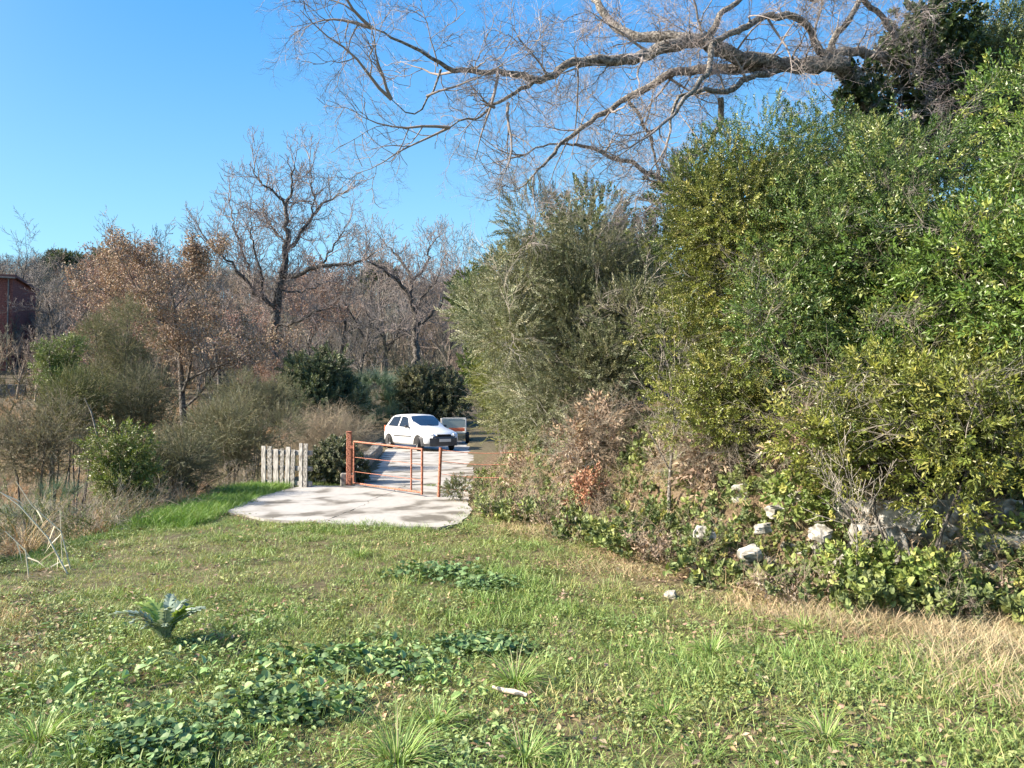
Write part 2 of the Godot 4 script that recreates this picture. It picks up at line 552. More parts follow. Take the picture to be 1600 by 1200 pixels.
func foliage(parent: Node, lb: Array, meshes: Array, mt: Material, dens: float, s0: float, s1: float, ca: Color, cb: Color, cc: Color, up := 0.5, inner := 0.25, floor_y := true, called := "foliage") -> void:
	var xf := []
	var cl := []
	for m in meshes:
		xf.append([]); cl.append([])
	var base: Vector3 = (parent as Node3D).position
	for L in lb:
		var c: Vector3 = L[0]
		var r: float = L[1]
		var tone := rr(0, 1)
		var sq := rr(0.75, 1.1)
		var n := int(4.0 * PI * r * r * dens)
		for i in n:
			var d := rdir()
			var bump := 1.0 + 0.35 * noise.get_noise_3d((c.x + d.x * r) * 40, (c.y + d.y * r) * 40, (c.z + d.z * r) * 40)
			var k := r * bump * (1.0 - inner * R.randf() * R.randf() * 2.5)
			var p := c + Vector3(d.x, d.y * sq, d.z) * maxf(k, 0.05)
			var w := p + base
			if floor_y and w.y < height(w.x, w.z) + 0.05: continue
			var y := (d + Vector3.UP * up + rdir() * 0.6).normalized()
			var t := along(y, rr(0, TAU), rr(s0, s1))
			t.origin = p
			var j := R.randi() % meshes.size()
			xf[j].append(t)
			var q := clampf(tone * 0.75 + rr(-0.25, 0.5), 0, 1)
			var col := mixc(ca, cb, q)
			if R.randf() < 0.17: col = cc
			cl[j].append(jit(col, 0.2))
	for j in meshes.size():
		if xf[j].size(): multi(called, meshes[j], mt, xf[j], cl[j], parent)

func stems(parent: Node, lb: Array, n: int, r: float, mt: Material, root_spread := 0.25, called := "stem") -> void:
	for i in n:
		var L: Array = lb[R.randi() % lb.size()]
		var a := Vector3(rr(-1, 1) * root_spread, -0.25, rr(-1, 1) * root_spread)
		var e: Vector3 = L[0]
		var pts := PackedVector3Array()
		var rad := PackedFloat32Array()
		for k in 7:
			var t := k / 6.0
			pts.append(a.lerp(e, t) + Vector3(0, sin(t * PI) * 0.12 * a.distance_to(e), 0) + rdir() * 0.05 * sin(t * PI))
			rad.append(lerpf(r, r * 0.25, t))
		var b := MB.new()
		b.smooth = true
		b.tube(pts, rad, 6, Color.WHITE)
		part(called, b.commit(), mt, parent)

# ================================================================ build
func _ready() -> void:
	noise.seed = 5; noise.frequency = 0.05
	noise2.seed = 11; noise2.frequency = 0.05; noise2.fractal_octaves = 3
	# camera, sky, sun, exposure
	var cam := Camera3D.new()
	cam.name = "camera"
	cam.position = Vector3(0, EYE, 0)
	cam.rotation.x = PITCH
	cam.fov = 53.05
	cam.far = 2000.0
	add_child(cam)
	cam.current = true
	var we := WorldEnvironment.new()
	we.name = "world"
	var env := Environment.new()
	var sm := ProceduralSkyMaterial.new()
	sm.sky_top_color = Color(0.010, 0.104, 0.30).linear_to_srgb()
	sm.sky_horizon_color = Color(0.25, 0.425, 0.43).linear_to_srgb()
	sm.sky_curve = 0.175
	sm.sky_energy_multiplier = 1.06
	sm.ground_bottom_color = Color(0.08, 0.07, 0.05).linear_to_srgb()
	sm.ground_horizon_color = Color(0.3, 0.35, 0.35).linear_to_srgb()
	sm.sun_angle_max = 80.0
	sm.sun_curve = 0.43
	var sky := Sky.new()
	sky.sky_material = sm
	env.background_mode = Environment.BG_SKY
	env.sky = sky
	env.tonemap_mode = Environment.TONE_MAPPER_LINEAR
	env.tonemap_exposure = 2.95
	env.sdfgi_enabled = true
	env.ssao_enabled = true
	env.ssil_enabled = true
	we.environment = env
	add_child(we)
	var sun := DirectionalLight3D.new()
	sun.name = "sun"
	sun.light_color = Color(1.0, 0.95, 0.88)
	sun.light_energy = 1.6
	sun.light_angular_distance = 0.5
	sun.shadow_enabled = true
	add_child(sun)
	sun.look_at_from_position(Vector3(-8.6, 5.6, 1.6), Vector3.ZERO)

	materials()
	make_shared()
	build_ground()
	build_paving()
	build_gate()
	build_pallet()
	build_car()
	build_trailer()
	build_house()
	build_wall()
	build_lawn()
	build_bank_bushes()
	build_big_oak()
	build_valley()
	build_hill()
	build_details()

func make_shared() -> void:
	S.laurel = [sprig(12, 0.17, 0.055, 0.024, 1.25, false, 0.0025, 1), sprig(10, 0.14, 0.06, 0.026, 1.2, true, 0.0025, 2), sprig(14, 0.2, 0.05, 0.022, 1.3, false, 0.0025, 3)]
	S.small = [sprig(20, 0.2, 0.036, 0.018, 1.25, false, 0.002, 4), sprig(17, 0.17, 0.04, 0.02, 1.2, false, 0.002, 5)]
	S.olive = [sprig(24, 0.3, 0.055, 0.012, 0.8, false, 0.002, 6), sprig(20, 0.26, 0.05, 0.011, 0.7, false, 0.002, 7)]
	S.broad = [sprig(8, 0.2, 0.075, 0.055, 1.2, false, 0.003, 8), sprig(6, 0.16, 0.09, 0.065, 1.2, false, 0.003, 9)]
	S.ivy = [sprig(16, 0.16, 0.06, 0.05, 1.3, false, 0.003, 10), sprig(13, 0.14, 0.07, 0.055, 1.3, false, 0.003, 11)]
	S.scrub = [sprig(30, 0.55, 0.05, 0.02, 0.8, false, 0.005, 12), sprig(26, 0.5, 0.06, 0.022, 0.9, false, 0.005, 13)]
	S.far_leaf = [sprig(26, 0.6, 0.14, 0.08, 1.1, false, 0.006, 14), sprig(22, 0.5, 0.16, 0.09, 1.1, false, 0.006, 15)]
	S.deadleaf = [sprig(9, 0.22, 0.07, 0.035, 1.3, false, 0.002, 16, 0.3, 0.4), sprig(7, 0.2, 0.08, 0.03, 1.4, false, 0.002, 17, 0.3, 0.4)]
	S.twigs = [twig_spray(31, 1.0, 0.007, 4), twig_spray(32, 1.0, 0.007, 4), twig_spray(33, 1.0, 0.007, 4)]
	S.fine_twigs = [twig_spray(34, 0.6, 0.003, 6), twig_spray(35, 0.6, 0.003, 6)]
	S.scrub_twigs = [twig_spray(36, 0.9, 0.0055, 8), twig_spray(37, 0.9, 0.0055, 8)]
	var br := []
	for k in 2:   # broom: upright green wands
		br.append(tuft_mesh(40 + k, 70, 0.7, 0.009, 0.7, Color(0.9, 0.95, 0.9), 0.0))
	S.broom = br

# ---------------------------------------------------------------- ground
func lines(fine0: float, fine1: float, step: float, lo: float, hi: float) -> PackedFloat32Array:
	var out := PackedFloat32Array()
	var x := fine0
	while x < fine1:
		out.append(x); x += step
	var s := step
	while x < hi:
		out.append(x); s *= 1.12; x += s
	out.append(hi)
	x = fine0; s = step
	while x > lo:
		s *= 1.12; x -= s
		out.append(maxf(x, lo))
	out.sort()
	return out

func build_ground() -> void:
	var xs := lines(-8, 8, 0.16, -420, 420)
	var zs := lines(-18, 1, 0.16, -600, 30)
	var b := MB.new()
	b.smooth = true
	for z in zs:
		for x in xs:
			b.v.append(gy(x, z))
			var d: float = -z
			var f := foot(x, z)
			var t := 0.5 + 0.5 * noise2.get_noise_2d(x * 8, z * 8)
			var c := mixc(Color(0.075, 0.07, 0.035), Color(0.16, 0.13, 0.075), t)
			if f > -0.3: c = mixc(Color(0.09, 0.065, 0.04), Color(0.2, 0.15, 0.1), t)
			if left_edge(d) - x > 0.6 and d < 60: c = mixc(Color(0.10, 0.08, 0.05), Color(0.21, 0.17, 0.11), t)
			if d > 45: c = mixc(Color(0.08, 0.07, 0.05), Color(0.14, 0.12, 0.085), t)
			b.c.append(c)
	var w := xs.size()
	var hn := zs.size()
	for j in hn:
		for i in w:
			var a := b.v[j * w + mini(i + 1, w - 1)] - b.v[j * w + maxi(i - 1, 0)]
			var e := b.v[mini(j + 1, hn - 1) * w + i] - b.v[maxi(j - 1, 0) * w + i]
			b.n.append(e.cross(a).normalized())
	for j in hn - 1:
		for i in w - 1:
			var k := j * w + i
			b.ix.append_array([k, k + 1, k + w, k + 1, k + w + 1, k + w])
	tag(part("ground", b.commit(), M.ground, self), "grassy ground falling to a scrubby valley and rising to a wooded hill", "ground", "", "structure")

func prism(poly: PackedVector2Array, top: Callable, thick: float, rough_edge: float) -> ArrayMesh:
	# resample edge with small irregularities, triangulate, add sides
	var pts := PackedVector2Array()
	for i in poly.size():
		var a := poly[i]
		var e := poly[(i + 1) % poly.size()]
		var n := maxi(2, int(a.distance_to(e) / 0.25))
		for k in n:
			var q := a.lerp(e, float(k) / n)
			pts.append(q + Vector2(noise.get_noise_2d(q.x * 60, q.y * 60), noise.get_noise_2d(q.y * 60 + 99, q.x * 60)) * rough_edge)
	var ix := Geometry2D.triangulate_polygon(pts)
	var b := MB.new()
	for i in range(0, ix.size(), 3):
		var t := []
		for k in 3:
			var q := pts[ix[i + k]]
			t.append(Vector3(q.x, top.call(q.x, q.y), q.y))
		b.tri(t[0], t[1], t[2], Color.WHITE)
	for i in pts.size():
		var a := pts[i]
		var e := pts[(i + 1) % pts.size()]
		var A := Vector3(a.x, top.call(a.x, a.y), a.y)
		var E := Vector3(e.x, top.call(e.x, e.y), e.y)
		b.quad(A, E, E - Vector3(0, thick, 0), A - Vector3(0, thick, 0), Color.WHITE)
	return b.commit()

func jagged(a: Vector2, e: Vector2) -> PackedVector2Array:   # a crack: a thin wandering strip
	var l := PackedVector2Array()
	var r := PackedVector2Array()
	var nn := 26
	var side := (e - a).normalized().rotated(PI / 2)
	var w := 0.0
	for i in nn + 1:
		w = clampf(w + rr(-0.06, 0.06), -0.3, 0.3)
		var q := a.lerp(e, float(i) / nn) + side * w
		var g := rr(0.006, 0.014)
		l.append(q + side * g)
		r.insert(0, q - side * g)
	l.append_array(r)
	return l

func panels(poly: PackedVector2Array, cuts: Array) -> Array:
	var out := [poly]
	for c in cuts:
		var nxt := []
		for q in out:
			for x in Geometry2D.clip_polygons(q, c): nxt.append(x)
		out = nxt
	return out

func drive_y(_x: float, z: float) -> float:
	return -0.04 + 0.02 * maxf(0, -z - 33)

func build_paving() -> void:
	R.seed = 60
	var slab := thing("concrete_slab", "pale cracked concrete slab in front of the rusty gate", "slab", Vector3.ZERO, "", "structure")
	var cuts := [jagged(Vector2(-2.9, -9), Vector2(-2.2, -17)), jagged(Vector2(-6, -13.4), Vector2(1, -13.1))]
	for pc in panels(SLAB, cuts): part("slab_panel", prism(pc, func(_x, _z): return 0.035, 0.25, 0.11), M.concrete, slab)
	var drive := thing("driveway", "pale concrete driveway running from the gate to the white car", "driveway", Vector3.ZERO, "", "structure")
	cuts = []
	for z in [-18.6, -21.7, -25.0, -28.4, -32.5]: cuts.append(jagged(Vector2(-8, z), Vector2(2, z + 0.2)))
	for pc in panels(DRIVE, cuts): part("slab_panel", prism(pc, func(x, z): return drive_y(x, z) + 0.03 + 0.035 * smoothstep(-18.0, -15.9, z), 0.3, 0.04), M.concrete, drive)
	var b := MB.new()
	var A := Vector3(-3.3, 0, -16.2)
	var E := Vector3(-4.95, 0.05, -29.6)
	var dir := (E - A).normalized()
	var n := 7
	var k := thing("kerb", "low grey concrete kerb along the left edge of driveway", "kerb", Vector3.ZERO)
	for i in n:
		var c := A.lerp(E, (i + 0.5) / n) + Vector3(-0.16, 0.1, 0)
		var bb := MB.new()
		bb.box(Transform3D(Basis.looking_at(dir, Vector3.UP), Vector3.ZERO), Vector3(0.3, 0.36, A.distance_to(E) / n - 0.02), Color.WHITE, 0.02)
		part("kerb_block", bb.commit(), M.kerb_concrete, k, Transform3D(Basis(), c + Vector3(rr(-0.01, 0.01), rr(-0.015, 0.015), 0)))

# ---------------------------------------------------------------- gate, pallet
func bar(p: Vector3, q: Vector3, r: float, sides := 6) -> ArrayMesh:
	var b := MB.new()
	b.smooth = true
	b.tube(PackedVector3Array([p, p.lerp(q, 0.5), q]), PackedFloat32Array([r, r, r]), sides, Color.WHITE, true)
	return b.commit()

func build_gate() -> void:
	var L := Vector3(-3.28, 0.02, -16.0)
	var Rr := Vector3(-1.62, 0.05, -13.9)
	var g := thing("metal_gate", "rusty orange tube gate standing half open across the concrete drive", "gate", L)
	var e := Rr - L
	var h := Vector3(0, 0.9, 0)
	var lo := Vector3(0, 0.06, 0)
	part("top_rail", bar(h * 1.02, e + h * 0.93, 0.019), M.rust, g)
	part("bottom_rail", bar(lo, e + lo, 0.019), M.rust, g)
	part("end_upright", bar(e + lo - Vector3(0, 0.04, 0), e + h * 0.95, 0.022), M.rust, g)
	part("hinge_upright", bar(lo, h * 1.04, 0.019), M.rust, g)
	for t in [0.33, 0.66]:
		part("mesh_wire", bar(e * 0.02 + h * t, e * 0.98 + h * t * 0.95, 0.006, 5), M.rust, g)
	part("mesh_wire", bar(e * 0.86 + lo, e * 0.86 + h * 0.94, 0.018, 5), M.rust, g)
	var p := thing("gate_post", "square rusty orange post carrying the gate, left of drive", "post", Vector3(-3.4, 0, -16.1))
	var b := MB.new()
	b.box(Transform3D(Basis(), Vector3(0, 0.5, 0)), Vector3(0.1, 1.26, 0.1), Color.WHITE, 0.01)
	part("post", b.commit(), M.rust, p)
	b = MB.new()
	b.box(Transform3D(Basis(), Vector3(0, 1.14, 0)), Vector3(0.12, 0.02, 0.12), Color.WHITE, 0.008)
	part("cap", b.commit(), M.rust, p)
	for y in [0.2, 0.82]:
		b = MB.new()
		b.box(Transform3D(Basis(), Vector3(0.075, y, 0.03)), Vector3(0.07, 0.06, 0.05), Color.WHITE, 0.008)
		part("hinge", b.commit(), M.rust, p)
	var f := thing("wire_fence", "sagging red wire fence from gate end into the right hand scrub", "fence", Vector3(-1.3, 0, -13.85))
	part("fence_post", bar(Vector3(-0.02, -0.1, 0), Vector3(0.02, 0.92, 0), 0.03), M.rust, f)
	part("fence_post", bar(Vector3(1.6, -0.1, 0.5), Vector3(1.62, 0.95, 0.5), 0.03), M.rust, f)
	for y in [0.2, 0.45, 0.68, 0.88]:
		var bb := MB.new()
		bb.smooth = true
		var pts := PackedVector3Array()
		var rad := PackedFloat32Array()
		for i in 9:
			var t := i / 8.0
			pts.append(Vector3(1.6 * t, y - 0.05 * sin(t * PI), 0.5 * t)); rad.append(0.006)
		bb.tube(pts, rad, 5, Color.WHITE)
		part("wire", bb.commit(), M.rust, f)

func build_pallet() -> void:
	var o := Vector3(-5.2, -0.02, -16.05)
	var q := thing("wooden_pallet", "weathered white slatted pallet stood on edge beside the slab", "pallet", o)
	q.rotation.y = -0.42
	R.seed = 5
	var x := 0.0
	for i in 8:
		var w := rr(0.08, 0.13)
		var h := 0.83 + rr(-0.04, 0.05) if i < 6 else rr(0.9, 1.0)
		var b := MB.new()
		b.box(Transform3D(Basis(Vector3.FORWARD, rr(-0.03, 0.03)), Vector3(x + w / 2, h / 2, rr(-0.01, 0.01))), Vector3(w, h, 0.024), Color.WHITE, 0.004)
		part("plank", b.commit(), M.plank_grey if i in [1, 3, 5, 7] else M.plank, q)
		x += w + (rr(0.02, 0.05) if i != 5 else 0.11)
	for y in [0.12, 0.42, 0.74]:
		var b := MB.new()
		b.box(Transform3D(Basis(), Vector3(x / 2, y, -0.066)), Vector3(x, 0.09, 0.08), Color.WHITE, 0.006)
		part("stringer", b.commit(), M.plank, q)

# ---------------------------------------------------------------- car
func build_car() -> void:
	var car := thing("parked_car", "white three-door hatchback with dark grey bumpers on the driveway", "car", Vector3(-3.72, drive_y(0, -31.4) + 0.03, -31.4))
	car.rotation.y = deg_to_rad(36)     # the nose (+Z) points towards the camera and right
	# stations from nose (z = +1.86) to tail: z, half width at sill, half width at belt, belt height, top half width, top height, bottom
	var st := [
		[1.84, 0.50, 0.50, 0.56, 0.44, 0.60, 0.30], [1.78, 0.66, 0.66, 0.60, 0.60, 0.66, 0.24], [1.62, 0.77, 0.74, 0.66, 0.66, 0.745, 0.22], [1.30, 0.795, 0.775, 0.74, 0.68, 0.82, 0.22],
		[0.92, 0.80, 0.785, 0.80, 0.69, 0.885, 0.22], [0.76, 0.80, 0.787, 0.83, 0.68, 0.94, 0.22], [0.40, 0.80, 0.79, 0.85, 0.625, 1.17, 0.22], [0.10, 0.80, 0.79, 0.865, 0.585, 1.355, 0.22],
		[-0.15, 0.80, 0.79, 0.875, 0.575, 1.405, 0.22], [-0.6, 0.80, 0.79, 0.885, 0.575, 1.42, 0.22], [-1.1, 0.80, 0.785, 0.9, 0.57, 1.39, 0.22], [-1.38, 0.795, 0.775, 0.91, 0.56, 1.34, 0.23],
		[-1.62, 0.78, 0.755, 0.9, 0.60, 1.14, 0.25], [-1.78, 0.75, 0.72, 0.86, 0.63, 0.95, 0.28], [-1.84, 0.68, 0.66, 0.7, 0.55, 0.76, 0.32]]
	var b := MB.new()
	var rings := []
	for s in st:
		var half := [Vector2(0, s[6]), Vector2(s[1] * 0.88, s[6]), Vector2(s[1] * 0.985, s[6] + 0.1), Vector2(s[1], lerpf(s[6], s[3], 0.55)), Vector2(s[2], s[3]), Vector2(lerpf(s[2], s[4], 0.55), lerpf(s[3], s[5], 0.52)), Vector2(s[4] + 0.015, s[5] - 0.045), Vector2(s[4] - 0.05, s[5]), Vector2(0, s[5] + 0.018)]
		var ring := []
		for q in half: ring.append(Vector3(q.x, q.y, s[0]))
		for i in range(half.size() - 2, 0, -1): ring.append(Vector3(-half[i].x, half[i].y, s[0]))
		rings.append(ring)
	var m := (rings[0] as Array).size()
	for r in rings:
		for p in r:
			b.v.append(p); b.c.append(Color.WHITE)
	for i in rings.size() - 1:
		for j in m:
			var a := i * m + j
			var e := i * m + (j + 1) % m
			b.ix.append_array([a, e, a + m, e, e + m, a + m])
	for e in [0, rings.size() - 1]:
		var ce := b.v.size()
		var mid := Vector3.ZERO
		for p in rings[e]: mid += p / m
		b.v.append(mid); b.c.append(Color.WHITE)
		for j in m: b.ix.append_array([ce, e * m + j, e * m + (j + 1) % m])
	var stl := SurfaceTool.new()
	stl.create_from(b.commit(), 0)
	stl.generate_normals()
	var body := part("body", stl.commit(), M.paint, car)
	# side surface as a function of z and height between belt (0) and roof edge (1)
	var side := func(z: float, t: float, sx: float, off: float) -> Vector3:
		var k := 0
		while k < st.size() - 2 and z < st[k + 1][0]: k += 1
		var f := clampf((st[k][0] - z) / (st[k][0] - st[k + 1][0]), 0, 1)
		var s := []
		for i in 7: s.append(lerpf(st[k][i], st[k + 1][i], f))
		var x: float
		var y: float
		if t < 0.5:
			x = lerpf(s[2], lerpf(s[2], s[4], 0.55), t / 0.5); y = lerpf(s[3], lerpf(s[3], s[5], 0.52), t / 0.5)
		else:
			x = lerpf(lerpf(s[2], s[4], 0.55), s[4] + 0.015, (t - 0.5) / 0.5); y = lerpf(lerpf(s[3], s[5], 0.52), s[5] - 0.045, (t - 0.5) / 0.5)
		return Vector3(sx * (x + off), y + off * 0.3, z)
	for sx in [-1.0, 1.0]:
		for w in [[0.52, 0.02, -0.42, -0.42, "front_side_window"], [-0.52, -0.52, -1.42, -1.2, "rear_side_window"]]:
			var g := MB.new()
			var N := 8
			for i in N:
				for j in 4:
					var q := []
					for cc in [[i, j], [i + 1, j], [i + 1, j + 1], [i, j + 1]]:
						var tt: float = 0.08 + 0.84 * cc[1] / 4.0
						var z0: float = lerpf(w[0], w[1], tt)
						var z1: float = lerpf(w[2], w[3], tt)
						q.append(side.call(lerpf(z0, z1, float(cc[0]) / N), tt, sx, 0.008))
					g.quad(q[0], q[1], q[2], q[3], Color.WHITE)
			part(w[4], g.commit(), M.car_glass, car)
	var ws := MB.new()
	for pr in [[0.72, 0.955, 0.655], [0.40, 1.185, 0.59], [0.13, 1.345, 0.545]]:
		for i in 7: 
			var u := i / 6.0 * 2 - 1
			ws.v.append(Vector3(u * pr[2], pr[1] + 0.028 - 0.03 * u * u, pr[0] + 0.012 - 0.03 * u * u)); ws.c.append(Color.WHITE)
	for j in 2:
		for i in 6:
			var k := j * 7 + i
			ws.ix.append_array([k, k + 1, k + 7, k + 1, k + 8, k + 7])
	part("windscreen", ws.commit(), M.car_glass, car)
	var rw := MB.new()
	rw.quad(Vector3(-0.52, 1.31, -1.43), Vector3(0.52, 1.31, -1.43), Vector3(0.58, 1.0, -1.765), Vector3(-0.58, 1.0, -1.765), Color.WHITE)
	part("rear_window", rw.commit(), M.car_glass, car)
	for bz in [[1.0, 1.66, 0.40], [-1.0, 1.66, 0.42]]:   # wrap-round bumpers
		var q := MB.new()
		var pts := []
		for i in 9:
			var a := lerpf(-1.0, 1.0, i / 8.0)
			pts.append(Vector3(a * 0.80, 0, bz[0] * (1.90 - 0.34 * pow(absf(a), 5.0) - 0.05 * a * a)))
		pts.insert(0, Vector3(-0.82, 0, bz[0] * 1.28)); pts.append(Vector3(0.82, 0, bz[0] * 1.28))
		for i in pts.size() - 1:
			for yy in [[0.2, 0.0, 0.3, 0.02], [0.3, 0.02, 0.5, 0.02], [0.5, 0.02, 0.56, -0.03]]:
				var f := func(p: Vector3, y: float, o: float) -> Vector3: return Vector3(p.x * (1 + o * 0.6), y, p.z * (1 + o * 0.4))
				q.quad(f.call(pts[i], yy[0], yy[1]), f.call(pts[i + 1], yy[0], yy[1]), f.call(pts[i + 1], yy[2], yy[3]), f.call(pts[i], yy[2], yy[3]), Color.WHITE)
		part("bumper", q.commit(), M.plastic, car)
	for sx in [-1.0, 1.0]:
		var hl := MB.new()
		hl.box(Transform3D(Basis(Vector3.UP, sx * 0.5), Vector3(sx * 0.56, 0.615, 1.735)), Vector3(0.30, 0.13, 0.1), Color.WHITE, 0.03)
		part("headlight", hl.commit(), M.lamp_lens, car)
		var mr := MB.new()
		mr.box(Transform3D(Basis(), Vector3(sx * 0.88, 0.94, 0.42)), Vector3(0.16, 0.11, 0.09), Color.WHITE, 0.025)
		part("wing_mirror", mr.commit(), M.plastic, car)
		var tr := MB.new()
		tr.box(Transform3D(Basis(), Vector3(sx * 0.806, 0.56, -0.05)), Vector3(0.02, 0.05, 1.5), Color.WHITE, 0.006)
		part("side_moulding", tr.commit(), M.plastic, car)
		var dh := MB.new()
		dh.box(Transform3D(Basis(), Vector3(sx * 0.802, 0.78, -0.28)), Vector3(0.03, 0.03, 0.13), Color.WHITE, 0.008)
		part("door_handle", dh.commit(), M.plastic, car)
		for z in [0.5, -0.46]:
			var gap := MB.new()
			gap.box(Transform3D(Basis(), Vector3(sx * 0.7995, 0.52, z)), Vector3(0.006, 0.5, 0.012), Color.WHITE)
			part("door_seam", gap.commit(), M.dark, car)
		var tl := MB.new()
		tl.box(Transform3D(Basis(), Vector3(sx * 0.66, 0.84, -1.76)), Vector3(0.18, 0.24, 0.08), Color.WHITE, 0.02)
		part("tail_light", tl.commit(), M.trailer_red, car)
		for wz in [1.18, -1.26]:
			var ar := MB.new()
			for k in 16:
				var a0 := PI * (k / 16.0) * 1.1 - 0.16
				var a1 := PI * ((k + 1) / 16.0) * 1.1 - 0.16
				var c0 := Vector3(sx * 0.803, 0.29, wz)
				ar.tri(c0, c0 + Vector3(0, sin(a0) * 0.345, cos(a0) * 0.345), c0 + Vector3(0, sin(a1) * 0.345, cos(a1) * 0.345), Color.WHITE)
			part("wheel_arch", ar.commit(), M.dark, car)
			var w := Node3D.new()
			w.name = "wheel"
			w.position = Vector3(sx * 0.735, 0.285, wz)
			if wz > 0: w.rotation.y = -0.35
			car.add_child(w, true)
			var ty := MB.new()
			ty.smooth = true
			var prof := [[-0.085, 0.2], [-0.085, 0.265], [-0.06, 0.285], [0.06, 0.285], [0.085, 0.265], [0.085, 0.2]]
			for i in 25:
				var a := TAU * i / 24
				for pr in prof:
					ty.v.append(Vector3(pr[0], sin(a) * pr[1], cos(a) * pr[1])); ty.c.append(Color.WHITE)
					ty.n.append(Vector3(pr[0] * 4, sin(a), cos(a)).normalized())
			for i in 24:
				for j in 5:
					var k := i * 6 + j
					ty.ix.append_array([k, k + 6, k + 1, k + 1, k + 6, k + 7])
			part("tyre", ty.commit(), M.rubber, w)
			var rm := MB.new()
			for k in 24:
				var a0 := TAU * k / 24.0
				var a1 := TAU * (k + 1) / 24.0
				var e0 := Vector3(sx * 0.07, sin(a0) * 0.2, cos(a0) * 0.2)
				var e1 := Vector3(sx * 0.07, sin(a1) * 0.2, cos(a1) * 0.2)
				if k % 4 != 0: rm.tri(Vector3(sx * 0.055, 0, 0), e0, e1, Color.WHITE)
				rm.quad(e0, e1, e1 + Vector3(sx * 0.012, 0, 0), e0 + Vector3(sx * 0.012, 0, 0), Color.WHITE)
			part("rim", rm.commit(), M.rim, w)
	var gr := MB.new()
	gr.box(Transform3D(Basis(), Vector3(0, 0.61, 1.835)), Vector3(0.62, 0.09, 0.06), Color.WHITE, 0.015)
	part("grille", gr.commit(), M.dark, car)
	var pl := MB.new()
	pl.box(Transform3D(Basis(), Vector3(0, 0.42, 1.925)), Vector3(0.52, 0.11, 0.012), Color.WHITE, 0.003)
	part("number_plate", pl.commit(), M.plate, car)
	var wi := MB.new()
	wi.box(Transform3D(Basis(Vector3.FORWARD, 0.12), Vector3(0.18, 0.985, 0.725)), Vector3(0.55, 0.012, 0.015), Color.WHITE)
	part("wiper", wi.commit(), M.dark, car)
	part("aerial", bar(Vector3(0, 1.43, -0.95), Vector3(0, 1.72, -1.12), 0.006, 5), M.dark, car)

func build_trailer() -> void:
	var t := thing("parked_trailer", "pale box trailer with grey tailgate and orange-red panel behind the hatchback", "trailer", Vector3(-2.72, drive_y(0, -35.5) + 0.03, -35.6))
	t.rotation.y = 0.12
	var add := func(called: String, at: Vector3, size: Vector3, m: Material, ax := 0.0):
		var b := MB.new()
		b.box(Transform3D(Basis(Vector3.RIGHT, ax), at), size, Color.WHITE, 0.01)
		part(called, b.commit(), m, t)
	add.call("floor_panel", Vector3(0, 0.5, 0), Vector3(1.02, 0.06, 2.0), M.trailer_grey)
	add.call("side_panel", Vector3(-0.53, 0.84, 0), Vector3(0.04, 0.64, 2.0), M.paint)
	add.call("side_panel", Vector3(0.53, 0.84, 0), Vector3(0.04, 0.64, 2.0), M.paint)
	add.call("tailgate", Vector3(0, 0.94, 0.99), Vector3(1.0, 0.38, 0.04), M.trailer_grey)
	add.call("front_panel", Vector3(0, 0.84, -0.99), Vector3(1.0, 0.6, 0.04), M.trailer_grey)
	add.call("top_frame", Vector3(0, 1.17, 0.99), Vector3(1.06, 0.05, 0.06), M.plate)
	add.call("warning_panel", Vector3(0.12, 0.66, 1.02), Vector3(0.72, 0.16, 0.03), M.trailer_red)
	add.call("drawbar", Vector3(0, 0.4, -1.4), Vector3(0.08, 0.08, 1.0), M.plastic)
	for sx in [-1.0, 1.0]:
		var b := MB.new()
		b.smooth = true
		var pts := PackedVector3Array([Vector3(sx * 0.58, 0.28, 0), Vector3(sx * 0.66, 0.28, 0), Vector3(sx * 0.73, 0.28, 0)])
		b.tube(pts, PackedFloat32Array([0.26, 0.28, 0.26]), 20, Color.WHITE, true)
		part("wheel", b.commit(), M.rubber, t)

func build_house() -> void:
	var c := at(-80, 470, 62)
	var gy0 := height(c.x, c.z)
	var h := thing("brick_house", "dark red brick house half out of frame at the far left", "house", Vector3(c.x - 1.6, gy0, c.z - 4))
	h.rotation.y = 0.35
	var H: float = at(0, 428, 62).y - gy0
	var add := func(called: String, at_: Vector3, size: Vector3, m: Material, par: Node = h) -> Node:
		var b := MB.new()
		b.box(Transform3D(Basis(), at_), size, Color.WHITE, 0.02)
		return part(called, b.commit(), m, par)
	add.call("wall", Vector3(0, H / 2 - 1.0, 0), Vector3(9, H + 2.0, 8), M.brick)
	add.call("roof", Vector3(0, H + 0.12, 0), Vector3(9.5, 0.24, 8.5), M.tile_roof)
	add.call("gutter", Vector3(0, H - 0.06, 4.32), Vector3(9.5, 0.12, 0.14), M.render_wall)
	add.call("downpipe", Vector3(4.2, H / 2, 4.08), Vector3(0.1, H, 0.1), M.render_wall)
	var p := at(20, 530, 55)
	var low := thing("terrace_wall", "low grey terrace wall below the red brick house", "wall", Vector3(p.x - 3.0, height(p.x - 2, p.z), p.z))
	low.rotation.y = 0.3
	var b := MB.new()
	b.box(Transform3D(Basis(), Vector3(0, 0.4, 0)), Vector3(7, 1.3, 0.4), Color.WHITE, 0.03)
	part("wall_face", b.commit(), M.render_wall, low)

